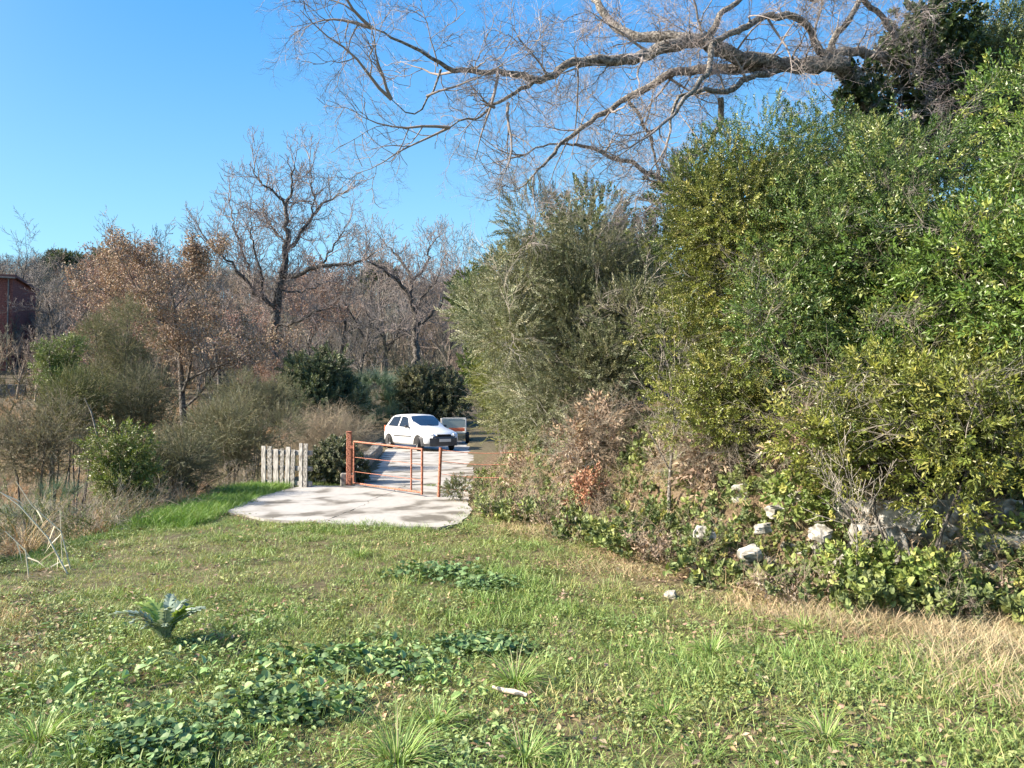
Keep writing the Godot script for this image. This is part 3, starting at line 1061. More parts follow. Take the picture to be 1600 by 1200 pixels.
# ---------------------------------------------------------------- stones
func stone_mesh(sd: int) -> ArrayMesh:
	R.seed = sd
	var b := MB.new()
	var N := 5
	var off := rdir() * 50
	var fn := func(p: Vector3) -> Vector3:
		var s := p.normalized().lerp(p / 1.25, 0.55)
		return s * (0.5 + 0.2 * noise.get_noise_3d(s.x * 18 + off.x, s.y * 18 + off.y, s.z * 18 + off.z) + 0.07 * noise.get_noise_3d(s.x * 60 + off.x, s.y * 60, s.z * 60 + off.z))
	for ax in 3:
		for sg in [-1.0, 1.0]:
			for i in N:
				for j in N:
					var q := []
					for cc in [[i, j], [i + 1, j], [i + 1, j + 1], [i, j + 1]]:
						var p := Vector3.ZERO
						p[ax] = sg
						p[(ax + 1) % 3] = 2.0 * cc[0] / N - 1.0
						p[(ax + 2) % 3] = 2.0 * cc[1] / N - 1.0
						q.append(fn.call(p))
					b.quad(q[0], q[1], q[2], q[3], Color.WHITE)
	return b.commit()

func build_wall() -> void:
	var ms := []
	for i in 7: ms.append(stone_mesh(200 + i))
	S.stones = ms
	R.seed = 88
	var w := thing("stone_wall", "tumbled dry wall of pale limestone under the right hand bushes", "wall", Vector3(3.5, 0, -6.6))
	for seg in [[1, 2, 13], [2, 3, 7], [3, 4, 9]]:
		var a := FOOT[seg[0]]
		var e := FOOT[seg[1]]
		var n: int = seg[2]
		var inn := (e - a).normalized().rotated(PI / 2)
		for i in n:
			for row in 4:
				if R.randf() < 0.2 + (0.4 if seg[0] >= 3 else 0.0) + row * 0.05: continue
				var q := a.lerp(e, (i + 0.5 * (row % 2) + rr(-0.15, 0.15)) / n) + inn * (0.42 + row * 0.13 + rr(-0.06, 0.06))
				var s := Vector3(rr(0.2, 0.42), rr(0.15, 0.27), rr(0.2, 0.3))
				var y := 0.08 + row * 0.21 + rr(-0.03, 0.03)
				var t := Transform3D(Basis.from_euler(Vector3(rr(-0.3, 0.3), (e - a).angle() * -1.0 + rr(-0.4, 0.4), rr(-0.3, 0.3))).scaled_local(s * 1.15), Vector3(q.x, y, q.y) - w.position)
				part("stone", ms[R.randi() % 7], M.stone, w, t)

# ---------------------------------------------------------------- lawn
func build_lawn() -> void:
	var kinds := [grass_patch(300, 85, 0.17, 0.03, 0.085, 0.005, 0.3, 0.9), grass_patch(301, 80, 0.17, 0.04, 0.12, 0.0055, 0.15, 0.8), grass_patch(302, 75, 0.18, 0.025, 0.07, 0.005, 0.75, 1.2), grass_patch(303, 70, 0.15, 0.06, 0.17, 0.006, 0.2, 0.7)]
	var dryk := [grass_patch(304, 70, 0.2, 0.08, 0.24, 0.0045, 0.9, 0.9), grass_patch(305, 60, 0.2, 0.05, 0.18, 0.0045, 0.9, 1.3)]
	var weeds := [weed_patch(310, 26, 0.18, 0.045, 0.03, 0.08), weed_patch(311, 34, 0.18, 0.03, 0.022, 0.05), weed_patch(312, 14, 0.15, 0.065, 0.034, 0.1)]
	var clover := [weed_patch(313, 46, 0.16, 0.02, 0.018, 0.035), weed_patch(314, 40, 0.16, 0.028, 0.02, 0.045)]
	var lit := [litter_patch(320, 9, 0.25), litter_patch(321, 14, 0.25), litter_patch(322, 5, 0.25)]
	var g := []
	var gc := []
	for k in 4: g.append([]); gc.append([])
	var dg := [[], []]
	var dc := [[], []]
	var wg := [[], [], []]
	var wc := [[], [], []]
	var cg := [[], []]
	var cc := [[], []]
	var lg := [[], [], []]
	var lc := [[], [], []]
	R.seed = 900
	var d := 2.6
	while d < 17.5:
		var step := 0.105 if d < 7 else (0.14 if d < 11 else 0.18)
		var x := -0.72 * d - 1.0
		while x < 0.72 * d + 1.0:
			var px := x + rr(-0.5, 0.5) * step
			var pz := -(d + rr(-0.5, 0.5) * step)
			x += step
			var f := foot(px, pz)
			var e := left_edge(-pz) - px
			if f > 0.9 or e > 1.6 or (deep_slab(px, pz) or (in_slab(px, pz) and noise.get_noise_2d(px * 45, pz * 45) < 0.05)): continue
			var n1 := noise2.get_noise_2d(px * 7, pz * 7)
			var n2 := noise.get_noise_2d(px * 18 + 40, pz * 18)
			var n3 := noise.get_noise_2d(px * 5 - 70, pz * 5 + 10)
			var pos := gy(px, pz)
			var t := Transform3D(Basis(Vector3.UP, rr(0, TAU)) * Basis(Vector3.RIGHT, rr(-0.15, 0.15)), pos)
			# how dry: right hand front corner and strip along the bank
			var dry := ss(-1.6, 0.1, f) * 0.75 + n1 * 0.7 + ss(0.4, 2.4, px) * ss(8.0, 4.5, -pz) * 0.62
			dry += ss(-2.0, -4.2, px) * ss(9.5, 6.0, -pz) * 0.35
			var lush := -n1 * 0.7 + n3 * 0.9 - 0.05 + ss(2.2, -1.0, absf(px + 1.4)) * ss(7.5, 4.5, -pz) * 0.25
			if R.randf() < ss(0.45, 1.1, dry) * 0.8:
				var k := R.randi() % 2
				dg[k].append(t.scaled_local(Vector3.ONE * rr(0.6, 1.15)))
				dc[k].append(jit(mixc(Color(0.42, 0.37, 0.24), Color(0.54, 0.47, 0.34), R.randf()), 0.2))
			elif R.randf() < 0.92 - 0.6 * ss(0.12, 0.4, n2):
				var k := 0
				var q := R.randf()
				if lush > 0.25 and q < 0.75: k = 1 if q < 0.5 else 3
				elif dry > 0.3 and q < 0.6: k = 2
				elif q > 0.93: k = 3
				var col := mixc(Color(0.36, 0.37, 0.17), Color(0.25, 0.345, 0.11), 0.45 + lush * 0.9 + rr(-0.2, 0.2))
				col = mixc(col, Color(0.47, 0.42, 0.23), dry * 0.9 + rr(-0.2, 0.2))
				g[k].append(t.scaled_local(Vector3.ONE * rr(0.7, 1.15)))
				gc[k].append(jit(col, 0.18))
			# broad-leaved weeds near the front left
			var wz := ss(5.9, 4.6, -pz) * ss(0.5, -0.7, px) * ss(-3.8, -2.4, px)
			if R.randf() < wz * (0.48 + 1.1 * n2):
				var k := R.randi() % 3
				wg[k].append(t.scaled_local(Vector3.ONE * rr(0.6, 1.1)))
				wc[k].append(jit(mixc(Color(0.17, 0.27, 0.07), Color(0.37, 0.44, 0.19), R.randf()), 0.2))
			elif R.randf() < 0.22 + 0.5 * n3:
				var k := R.randi() % 2
				cg[k].append(t.scaled_local(Vector3.ONE * rr(0.7, 1.2)))
				cc[k].append(jit(mixc(Color(0.2, 0.26, 0.075), Color(0.32, 0.35, 0.14), R.randf()), 0.25))
			if R.randf() < 0.05 + 0.6 * ss(-0.9, 0.3, f) + 0.1 * ss(0.2, 0.6, n1) + 0.2 * ss(0.12, 0.4, n2) + 0.14 * ss(0.3, 2.0, px) * ss(7.0, 5.0, -pz):
				var k := R.randi() % 3
				lg[k].append(t)
				lc[k].append(jit(mixc(Color(0.24, 0.185, 0.11), Color(0.46, 0.39, 0.25), R.randf()), 0.25))
		d += step
	var o := thing("lawn_grass", "short yellow-green winter grass covering the foreground lawn", "grass", Vector3.ZERO, "", "stuff")
	for k in 4: multi("green_blades", kinds[k], M.grass, g[k], gc[k], o)
	var clump := [tuft_mesh(330, 46, 0.17, 0.0055, 1.2, Color(0.85, 1.0, 0.75), 0.0), tuft_mesh(331, 40, 0.13, 0.005, 1.5, Color(0.9, 1.0, 0.75), 0.0)]
	var kx := [[], []]
	var kc := [[], []]
	for i in 1500:
		var pz := -rr(3.0, 12.0)
		var px := rr(-0.75, 0.72) * -pz
		if foot(px, pz) > 0.2 or left_edge(-pz) - px > 0.6 or in_slab(px, pz, 0.05): continue
		if noise.get_noise_2d(px * 14 + 5, pz * 14) < -0.05: continue
		kx[i % 2].append(Transform3D(Basis(Vector3.UP, rr(0, TAU)).scaled(Vector3.ONE * rr(0.5, 1.15)), gy(px, pz)))
		kc[i % 2].append(jit(mixc(Color(0.17, 0.27, 0.075), Color(0.4, 0.4, 0.18), R.randf() * R.randf() * 1.3 + 0.3 * ss(0.5, 3.0, px)), 0.2))
	for k in 2: multi("clump_blades", clump[k], M.grass, kx[k], kc[k], o)
	for i in 620:
		var q := Vector2(rr(1.4, 6.0), -rr(3.6, 6.1))
		if foot(q.x, q.y) > 0.25 or noise.get_noise_2d(q.x * 14, q.y * 14) < 0.22 - 0.22 * (q.x - 2.0) - 0.2 * (-q.y - 4.5): continue
		var k := i % 2
		dg[k].append(Transform3D(Basis(Vector3.UP, rr(0, TAU)).scaled(Vector3(1, 1.1, 1) * rr(0.6, 1.25)), gy(q.x, q.y)))
		dc[k].append(jit(mixc(Color(0.32, 0.28, 0.19), Color(0.5, 0.44, 0.34), R.randf()), 0.2))
	o = thing("dry_grass", "straw-coloured dead grass at right front and along the bank", "grass", Vector3.ZERO, "", "stuff")
	for k in 2: multi("dry_blades", dryk[k], M.dry, dg[k], dc[k], o)
	o = thing("leafy_weeds", "spreading broad-leaved green weeds over the front left lawn", "weeds", Vector3.ZERO, "", "stuff")
	for k in 3: multi("weed_leaves", weeds[k], M.leaf_matt, wg[k], wc[k], o)
	o = thing("clover", "small-leaved clover growing through the lawn grass", "clover", Vector3.ZERO, "", "stuff")
	for k in 2: multi("clover_leaves", clover[k], M.leaf_matt, cg[k], cc[k], o)
	o = thing("leaf_litter", "brown fallen leaves scattered over lawn and foot of bank", "leaves", Vector3.ZERO, "", "stuff")
	for k in 3: multi("fallen_leaves", lit[k], M.dry, lg[k], lc[k], o)

# ---------------------------------------------------------------- the bank on the right
func shrub(called: String, label: String, cat: String, base: Vector3, group := "") -> Node3D:
	return thing(called, label, cat, base, group)


func build_bank_bushes() -> void:
	# big evergreen bushes: [name, label, foot x, z, centre height, radii, lobes]
	var big := [
		["laurel_bush", "tall glossy evergreen bush overhanging the dark stones at far right", 5.0, -7.2, 2.3, Vector3(1.5, 1.6, 1.4), 30, 0, 2],
		["laurel_bush", "low glossy evergreen hanging in front of the dark stones", 3.3, -6.45, 1.5, Vector3(1.0, 0.62, 0.6), 17, 0, 1],
		["laurel_bush", "broad glossy evergreen bush left of the one over the dark stones", 3.5, -7.9, 2.75, Vector3(1.4, 1.45, 1.1), 26, 0, 0],
		["evergreen_bush", "dense small-leaved evergreen bush behind the thin bare sapling", 2.95, -9.1, 2.6, Vector3(1.1, 1.7, 1.1), 24, 1, 1],
		["evergreen_bush", "low yellow-green bush on the bank right of the bare sapling", 2.55, -8.35, 1.6, Vector3(0.7, 0.45, 0.4), 14, 1, 1],
		["evergreen_bush", "tall small-leaved evergreen filling the middle of the bank top", 3.9, -9.6, 3.6, Vector3(1.6, 1.5, 1.2), 24, 1, 0],
		["laurel_bush", "high glossy evergreen rising at the right edge of the picture", 6.6, -8.6, 3.7, Vector3(1.6, 1.7, 1.2), 24, 0, 2],
	]
	var pal := [[Color(0.05, 0.10, 0.03), Color(0.13, 0.21, 0.05), Color(0.27, 0.32, 0.1)], [Color(0.085, 0.12, 0.028), Color(0.225, 0.26, 0.05), Color(0.36, 0.37, 0.11)], [Color(0.055, 0.12, 0.026), Color(0.165, 0.26, 0.05), Color(0.3, 0.36, 0.09)]]
	var s := 400
	for q in big:
		s += 1
		R.seed = s
		var b := gy(q[2], q[3])
		var o := shrub(q[0], q[1], "bush", b, "evergreen bushes on the bank")
		var lb := lobes(Vector3(0, q[4] - b.y, 0), q[5], q[6], 0.42 if q[6] > 17 else 0.25, 0.8 if q[6] > 17 else 0.42)
		stems(o, lb, 6, 0.045 if q[6] > 17 else 0.016, M.dark_bark)
		var sc: float = [0.85, 0.95, 1.1][q[8]]
		foliage(o, lb, S.laurel if q[7] == 0 else S.small, M.leaf_gloss, 62 / sc, 0.75 * sc, 1.25 * sc, pal[q[8]][0], pal[q[8]][1], pal[q[8]][2], 0.25)
		var xf0 := [[], []]
		var cl0 := [[], []]
		for L in lb:
			for i in 2:
				var t := along((rdir() + Vector3.UP * 0.5).normalized(), rr(0, TAU), rr(0.4, 1.0))
				t.origin = L[0] + rdir() * (L[1] as float) * 0.6
				xf0[i].append(t); cl0[i].append(jit(Color(0.2, 0.18, 0.15), 0.2))
		for k in 2: multi("twigs", S.scrub_twigs[k], M.twig, xf0[k], cl0[k], o)
	# yellow-green bush at the left end of the bank
	R.seed = 420
	var o := shrub("privet_bush", "yellow-green small-leaved bush beside the driveway, left end of bank", "bush", gy(0.65, -17.5), "")
	var lb := lobes(Vector3(-0.2, 2.0, 0), Vector3(0.9, 2.0, 1.2), 22, 0.5, 0.85)
	stems(o, lb, 5, 0.05, M.bark)
	foliage(o, lb, S.scrub, M.leaf_gloss, 50, 0.4, 0.7, Color(0.14, 0.18, 0.04), Color(0.27, 0.30, 0.08), Color(0.36, 0.38, 0.12), 0.4)
	R.seed = 421
	o = shrub("evergreen_bush", "dull green bush beside the trailer at end of driveway", "bush", gy(0.25, -26.0), "")
	lb = lobes(Vector3(0, 1.4, 0), Vector3(1.0, 1.2, 3.2), 18, 0.6, 0.9)
	stems(o, lb, 4, 0.05, M.bark)
	foliage(o, lb, S.scrub, M.leaf_matt, 20, 0.9, 1.3, Color(0.09, 0.12, 0.04), Color(0.16, 0.19, 0.08), Color(0.2, 0.23, 0.1), 0.5)
	# olive
	R.seed = 422
	o = shrub("olive_tree", "grey-green olive tree spreading over the middle of the bank", "tree", gy(1.1, -12.6), "")
	lb = lobes(Vector3(-0.1, 2.0, 0.2), Vector3(1.45, 1.75, 1.3), 34, 0.4, 0.75)
	stems(o, lb, 8, 0.06, M.bark, 0.3, "limb")
	foliage(o, lb, S.olive, M.leaf_matt, 62, 0.8, 1.25, Color(0.17, 0.195, 0.11), Color(0.29, 0.315, 0.2), Color(0.42, 0.44, 0.32), 0.35)
	var xf := [[], []]
	var cl := [[], []]
	for L in lb:
		for i in 2:
			var t := along((rdir() + Vector3.UP * 0.4).normalized(), rr(0, TAU), rr(0.8, 1.5))
			t.origin = L[0] + rdir() * (L[1] as float) * 0.7
			xf[i % 2].append(t); cl[i % 2].append(jit(Color(0.34, 0.32, 0.28), 0.2))
	for k in 2: multi("twigs", S.scrub_twigs[k], M.twig, xf[k], cl[k], o)
	# low grey-green skirt of olive suckers towards the drive
	R.seed = 423
	o = shrub("olive_shrub", "low grey-green olive shrub spilling towards the driveway", "shrub", gy(0.35, -14.6), "")
	lb = lobes(Vector3(0.1, 0.75, 0), Vector3(0.6, 0.75, 1.3), 18, 0.3, 0.5)
	stems(o, lb, 5, 0.03, M.bark)
	foliage(o, lb, S.olive, M.leaf_matt, 50, 0.7, 1.2, Color(0.16, 0.19, 0.095), Color(0.26, 0.29, 0.155), Color(0.36, 0.38, 0.24), 0.4)
	# holm oaks behind
	var holm := [["dark holm oak showing its leafy top above the olive tree", 1.6, -17.5, 4.6, Vector3(1.5, 1.3, 1.3), 22], ["holm oak with dark crown between olive and yellow-green bush", -0.1, -20.5, 4.0, Vector3(1.3, 1.6, 1.4), 20], ["dense holm oak filling the gap behind evergreen bushes", 4.6, -14.5, 4.6, Vector3(2.0, 1.6, 1.4), 22]]
	for q in holm:
		s += 1
		R.seed = s + 40
		var b := gy(q[1], q[2])
		o = shrub("holm_oak", q[0], "tree", b, "holm oaks behind the bank")
		lb = lobes(Vector3(0, q[3] - b.y, 0), q[4], q[5], 0.5, 0.85)
		stems(o, lb, 6, 0.09, M.dark_bark, 0.15, "limb")
		foliage(o, lb, S.far_leaf, M.leaf_gloss, 20, 0.45, 0.7, Color(0.045, 0.085, 0.022), Color(0.1, 0.15, 0.035), Color(0.18, 0.22, 0.06), 0.5)
	# dead tangles
	var dead := [["bramble_thicket", "pale brown tangle of dead stems under the olive tree", 1.15, -10.6, Vector3(0.35, 0.5, 0.35), 1.0, 7], ["bramble_thicket", "dead brown bramble tangle right of the bare sapling", 2.45, -8.5, Vector3(0.6, 0.16, 0.3), 0.95, 6], ["bramble_thicket", "grey mat of dead twigs beneath the broad evergreen bush", 3.1, -7.3, Vector3(0.45, 0.15, 0.2), 1.25, 5], ["bramble_thicket", "brown dry stems at the edge of driveway beside wire fence", 0.25, -12.9, Vector3(0.3, 0.1, 0.7), 0.35, 7]]
	for q in dead:
		s += 1
		R.seed = s + 80
		var b := gy(q[2], q[3])
		o = shrub(q[0], q[1], "brambles", b, "dead brambles on the bank")
		lb = lobes(Vector3(0, q[5] - b.y + 0.1, 0), q[4], q[6], 0.16, 0.3)
		stems(o, lb, 6, 0.012, M.bark, 0.3)
		foliage(o, lb, S.fine_twigs, M.twig, 55, 0.4, 0.8, Color(0.26, 0.2, 0.15), Color(0.4, 0.34, 0.27), Color(0.46, 0.42, 0.36), 0.2, 0.4, true, "twigs")
		foliage(o, lb, S.deadleaf, M.dry, 45, 0.7, 1.2, Color(0.24, 0.17, 0.12), Color(0.42, 0.33, 0.25), Color(0.5, 0.43, 0.34), -0.2, 0.4, true, "dead_leaves")
	# red-brown dead-leaved shrub
	R.seed = 560
	o = shrub("beech_seedling", "small shrub with coppery dead leaves at the foot of bank", "shrub", gy(0.95, -9.9), "")
	lb = lobes(Vector3(0, 0.55, 0), Vector3(0.14, 0.2, 0.12), 5, 0.06, 0.11)
	stems(o, lb, 4, 0.01, M.bark, 0.05)
	foliage(o, lb, S.deadleaf, M.dry, 130, 0.6, 0.9, Color(0.34, 0.16, 0.1), Color(0.5, 0.3, 0.21), Color(0.5, 0.38, 0.28), 0.3, 0.25, true, "dead_leaves")
	# green plants over the stones
	var low := [
		["broad-leaved bramble in front of the pale stones, right of centre", 2.8, -6.2, 0.3, Vector3(0.3, 0.16, 0.16), 5, 0], ["leafy bramble at the foot of the slender stem by the dry grass", 3.3, -6.05, 0.3, Vector3(0.3, 0.2, 0.14), 6, 0],
		["low bramble mound left of the pale stones", 1.9, -7.4, 0.25, Vector3(0.35, 0.08, 0.2), 5, 1], ["low ivy mound below the bare sapling", 1.45, -8.4, 0.35, Vector3(0.3, 0.1, 0.3), 5, 1], ["bramble climbing over the middle of the stone wall", 2.75, -6.9, 0.75, Vector3(0.4, 0.16, 0.15), 5, 0],
		["bright green bramble leaves under the broad evergreen bush", 3.0, -6.9, 1.35, Vector3(0.35, 0.25, 0.2), 5, 2], ["ivy in the shade at the foot of dark stones", 4.2, -6.1, 0.25, Vector3(0.35, 0.12, 0.14), 5, 1], ["low leafy plant at the right edge by dry grass", 5.0, -5.7, 0.2, Vector3(0.4, 0.1, 0.14), 5, 0]]
	for q in low:
		s += 1
		R.seed = s + 120
		var b := gy(q[1], q[2])
		o = shrub("bramble_plant" if q[6] != 1 else "ivy_plant", q[0], "plant", b, "low plants over the stones")
		lb = lobes(Vector3(0, q[3] - b.y, 0), q[4], q[5], 0.1, 0.2)
		stems(o, lb, 4, 0.007, M.bark, 0.2)
		var ms: Array = S.broad if q[6] != 1 else S.ivy
		foliage(o, lb, ms, M.leaf_matt, 130, 0.38, 0.7, Color(0.12, 0.18, 0.045) if q[6] != 1 else Color(0.09, 0.14, 0.045), Color(0.25, 0.32, 0.08) if q[6] != 1 else Color(0.2, 0.26, 0.1), Color(0.34, 0.36, 0.1), 0.5)
	# what covers the bank between the stones and under the bushes
	R.seed = 590
	var cx := [[], [], [], [], []]
	var cc := [[], [], [], [], []]
	for i in 22000:
		var z := -rr(5.2, 17.0)
		var x := rr(-0.8, 6.0)
		var f := foot(x, z)
		if f < -0.45 or f > 2.4 or in_slab(x, z, 0.1): continue
		var n1 := noise.get_noise_2d(x * 22 + 7, z * 22)
		var n2 := noise2.get_noise_2d(x * 9, z * 9 + 60)
		var t := along((Vector3.UP + rdir() * 0.9).normalized(), rr(0, TAU), rr(0.4, 0.8))
		t.origin = gy(x, z) + Vector3(0, rr(-0.02, 0.2) + 0.3 * maxf(0, n2), 0)
		var k := 0
		if n1 > 0.0: k = 0 if R.randf() < 0.6 else 1
		elif n1 > -0.18: k = 2 if R.randf() < 0.5 else 1
		else: k = 3 if R.randf() < 0.75 else 4
		if k == 2 and R.randf() < 0.5: continue
		cx[k].append(t)
		cc[k].append(jit([mixc(Color(0.12, 0.17, 0.05), Color(0.27, 0.32, 0.1), R.randf()), mixc(Color(0.09, 0.14, 0.05), Color(0.22, 0.27, 0.12), R.randf()), mixc(Color(0.26, 0.2, 0.15), Color(0.4, 0.33, 0.25), R.randf()), mixc(Color(0.2, 0.15, 0.115), Color(0.42, 0.36, 0.29), R.randf()), mixc(Color(0.42, 0.34, 0.2), Color(0.5, 0.43, 0.3), R.randf())][k], 0.2))
	var cov := thing("bank_undergrowth", "tangle of small green leaves, dead leaves and twigs on the bank", "undergrowth", Vector3.ZERO, "", "stuff")
	multi("green_leaves", S.broad[1], M.leaf_matt, cx[0], cc[0], cov)
	multi("ivy_leaves", S.ivy[1], M.leaf_matt, cx[1], cc[1], cov)
	multi("dead_twigs", S.fine_twigs[0], M.twig, cx[2], cc[2], cov)
	multi("dead_leaves", S.deadleaf[0], M.dry, cx[3], cc[3], cov)
	multi("dry_blades", grass_patch(591, 22, 0.12, 0.1, 0.28, 0.005, 0.8, 0.9), M.dry, cx[4], cc[4], cov)
	# boulders tumbled from the wall, each told apart
	R.seed = 595
	for q in [["pale boulder left of the other bright stones on the bank", 1100, 838, 7.4, 0.3], ["largest white boulder, low in the middle of the bank", 1172, 866, 6.9, 0.25], ["white boulder highest of the bright stones", 1212, 800, 7.2, 0.22], ["small white stone beside the highest bright stone", 1192, 826, 7.1, 0.2], ["white stone nearest the slender stem", 1282, 834, 6.7, 0.24], ["pale stone alone at the lawn's edge left of brambles", 1048, 930, 6.65, 0.14], ["pale boulder at the foot of bank near the coppery seedling", 905, 818, 9.7, 0.3], ["small shaded boulder at the far right, partly sunlit", 1465, 890, 6.2, 0.26]]:
		var c := at(q[1], q[2], q[3])
		var o3 := thing("boulder", q[0], "stone", c, "boulders on the bank")
		part("stone", S.stones[R.randi() % 7], M.stone, o3, Transform3D(Basis.from_euler(Vector3(rr(-0.4, 0.4), rr(0, TAU), rr(-0.4, 0.4))).scaled_local(Vector3(1.2, 0.75, 0.95) * q[4] * 0.72), Vector3.ZERO))
	# reaching laurel sprays, lower right
	R.seed = 600
	for q in [["leafy_branch_shoot", "bright laurel shoot hanging over the dark stones, nearest the edge", 4.0, -6.5, 1.55], ["leafy_branch_shoot", "bright laurel shoot left of the one nearest the picture edge", 3.45, -6.6, 1.75], ["leafy_branch_shoot", "bright laurel shoot high over dark stones at right edge", 4.5, -6.6, 2.0]]:
		var b := gy(q[2], q[3] - 0.5)
		o = shrub(q[0], q[1], "shoot", b, "laurel shoots over the stones")
		lb = lobes(Vector3(0, q[4] - b.y, 0.3), Vector3(0.35, 0.22, 0.15), 6, 0.12, 0.22)
		stems(o, lb, 5, 0.012, M.bark, 0.05)
		foliage(o, lb, S.laurel, M.leaf_gloss, 70, 0.95, 1.4, Color(0.17, 0.22, 0.045), Color(0.26, 0.31, 0.07), Color(0.32, 0.36, 0.1), 0.4)
	# bare sapling and slender stem
	sapling("bare_sapling", "thin bare grey sapling standing in front of the evergreen bushes", gy(1.75, -8.7), 1.75, 0.028, 610)
	sapling("slender_stem", "slender pale stem rising from brambles in front of stones", gy(2.75, -6.2), 1.1, 0.011, 611)

func sapling(called: String, label: String, b: Vector3, l: float, r: float, sd: int) -> void:
	R.seed = sd
	var o := thing(called, label, "sapling", b)
	var g := grow(Vector3(0, -0.1, 0), Vector3(0.02, 1, 0), l, r, {"kids": [8, 5, 4], "start": [0.35, 0.2, 0.2], "ratio": [0.55, 0.5, 0.5], "rmin": 0.0022, "wob": 0.13})
	part("trunk", g.wood.commit(), M.bark, o)
	var m := part("twigs", g.fine.commit(), twig_tint(Color(0.3, 0.27, 0.23)), o)
	m.set_meta("kind", "stuff")

var tints := {}
func twig_tint(c: Color) -> StandardMaterial3D:
	if not tints.has(c):
		tints[c] = mat("twig_%d" % tints.size(), c, 0.85, 0.4, true)
	return tints[c]

# a tree along given limbs: each row is photo position, distance ahead, radius
func limb_tree(o: Node3D, base: Vector3, L: Array, bark: Material, q: Dictionary) -> Array:
	var xf := [[], [], []]
	var cl := [[], [], []]
	var tips := []
	var subs := MB.new()
	for li in L.size():
		var row: Array = L[li]
		var cv := Curve3D.new()
		cv.bake_interval = 0.1
		var k := 0
		for e in row: cv.add_point(at(e[0], e[1], e[2]) - base)
		for i in range(1, row.size() - 1):
			var tn := (cv.get_point_position(i + 1) - cv.get_point_position(i - 1)) * 0.18
			cv.set_point_in(i, -tn); cv.set_point_out(i, tn)
		var total := cv.get_baked_length()
		var n := int(total / (0.12 * q.kink / 0.05)) + 2
		var pts := PackedVector3Array()
		var rad := PackedFloat32Array()
		var offs := []
		for i in row.size(): offs.append(cv.get_closest_offset(cv.get_point_position(i)))
		for i in n:
			var s := total * i / (n - 1.0)
			while k < row.size() - 2 and s > offs[k + 1]: k += 1
			var f := clampf((s - offs[k]) / maxf(0.01, offs[k + 1] - offs[k]), 0, 1)
			var r: float = q.rk * lerpf(row[k][3], row[k + 1][3], f) * (1.0 + 0.16 * noise.get_noise_2d(s * 60, li * 31.0))
			var w: Vector3 = Vector3(noise.get_noise_2d(s * 30, li * 9.0), noise.get_noise_2d(s * 30, li * 9.0 + 500), noise.get_noise_2d(s * 30, li * 9.0 + 900)) * q.kink * 2.0
			pts.append(cv.sample_baked(s) + w + rdir() * r * 0.15)
			rad.append(r)
		if li == 0:
			pts.insert(0, Vector3(0, -0.4, 0)); rad.insert(0, rad[0] * 1.4)
		var b := MB.new()
		b.smooth = true
		b.tube(pts, rad, q.sides, Color.WHITE, true)
		part("trunk" if li == 0 else "limb", b.commit(), bark, o)
		var s0: float = q.s0[li] if li < q.s0.size() else 0.2
		var m := int((total - s0) * q.dens[mini(li, q.dens.size() - 1)])
		for i in m:
			var s := lerpf(s0, total, (i + R.randf()) / m) if i < m - 2 else total - 0.01
			var p := cv.sample_baked(s) if i < m - 2 else pts[pts.size() - 1]
			var tan := (cv.sample_baked(minf(s + 0.05, total)) - cv.sample_baked(maxf(s - 0.05, 0))).normalized()
			var dir := (rdir() + tan * (0.6 if i < m - 2 else 3.0) + Vector3.UP * 0.15).normalized()
			var g := grow(p, dir, rr(q.len[0], q.len[1]), rr(q.rad[0], q.rad[1]), {"kids": q.kids, "start": [0.15, 0.15, 0.15], "ratio": [0.6, 0.6, 0.6], "rmin": q.rmin, "wob": 0.42, "trop": q.get("trop", 0.02), "a0": 0.5, "a1": 1.1})
			for w in [g.wood, g.fine]:
				var k0 := subs.v.size()
				subs.v.append_array(w.v)
				subs.c.append_array(w.c)
				for ii in w.ix: subs.ix.append(k0 + ii)
			for tp in g.tips:
				tips.append(tp)
				if R.randf() < q.spray:
					var t := along((tp[1] * 0.8 + rdir() * 0.7).normalized(), rr(0, TAU), rr(q.spray_s[0], q.spray_s[1]))
					t.origin = tp[0]
					var v := R.randi() % 3
					xf[v].append(t)
					cl[v].append(jit(mixc(Color(0.22, 0.19, 0.185), Color(0.36, 0.32, 0.315), R.randf()), 0.15))
	part("branches", subs.commit(), twig_tint(q.twig), o).set_meta("kind", "stuff")
	if q.spray > 0.0:
		for v in 3: multi("twigs", S.twigs[v], M.twig, xf[v], cl[v], o)
	return tips

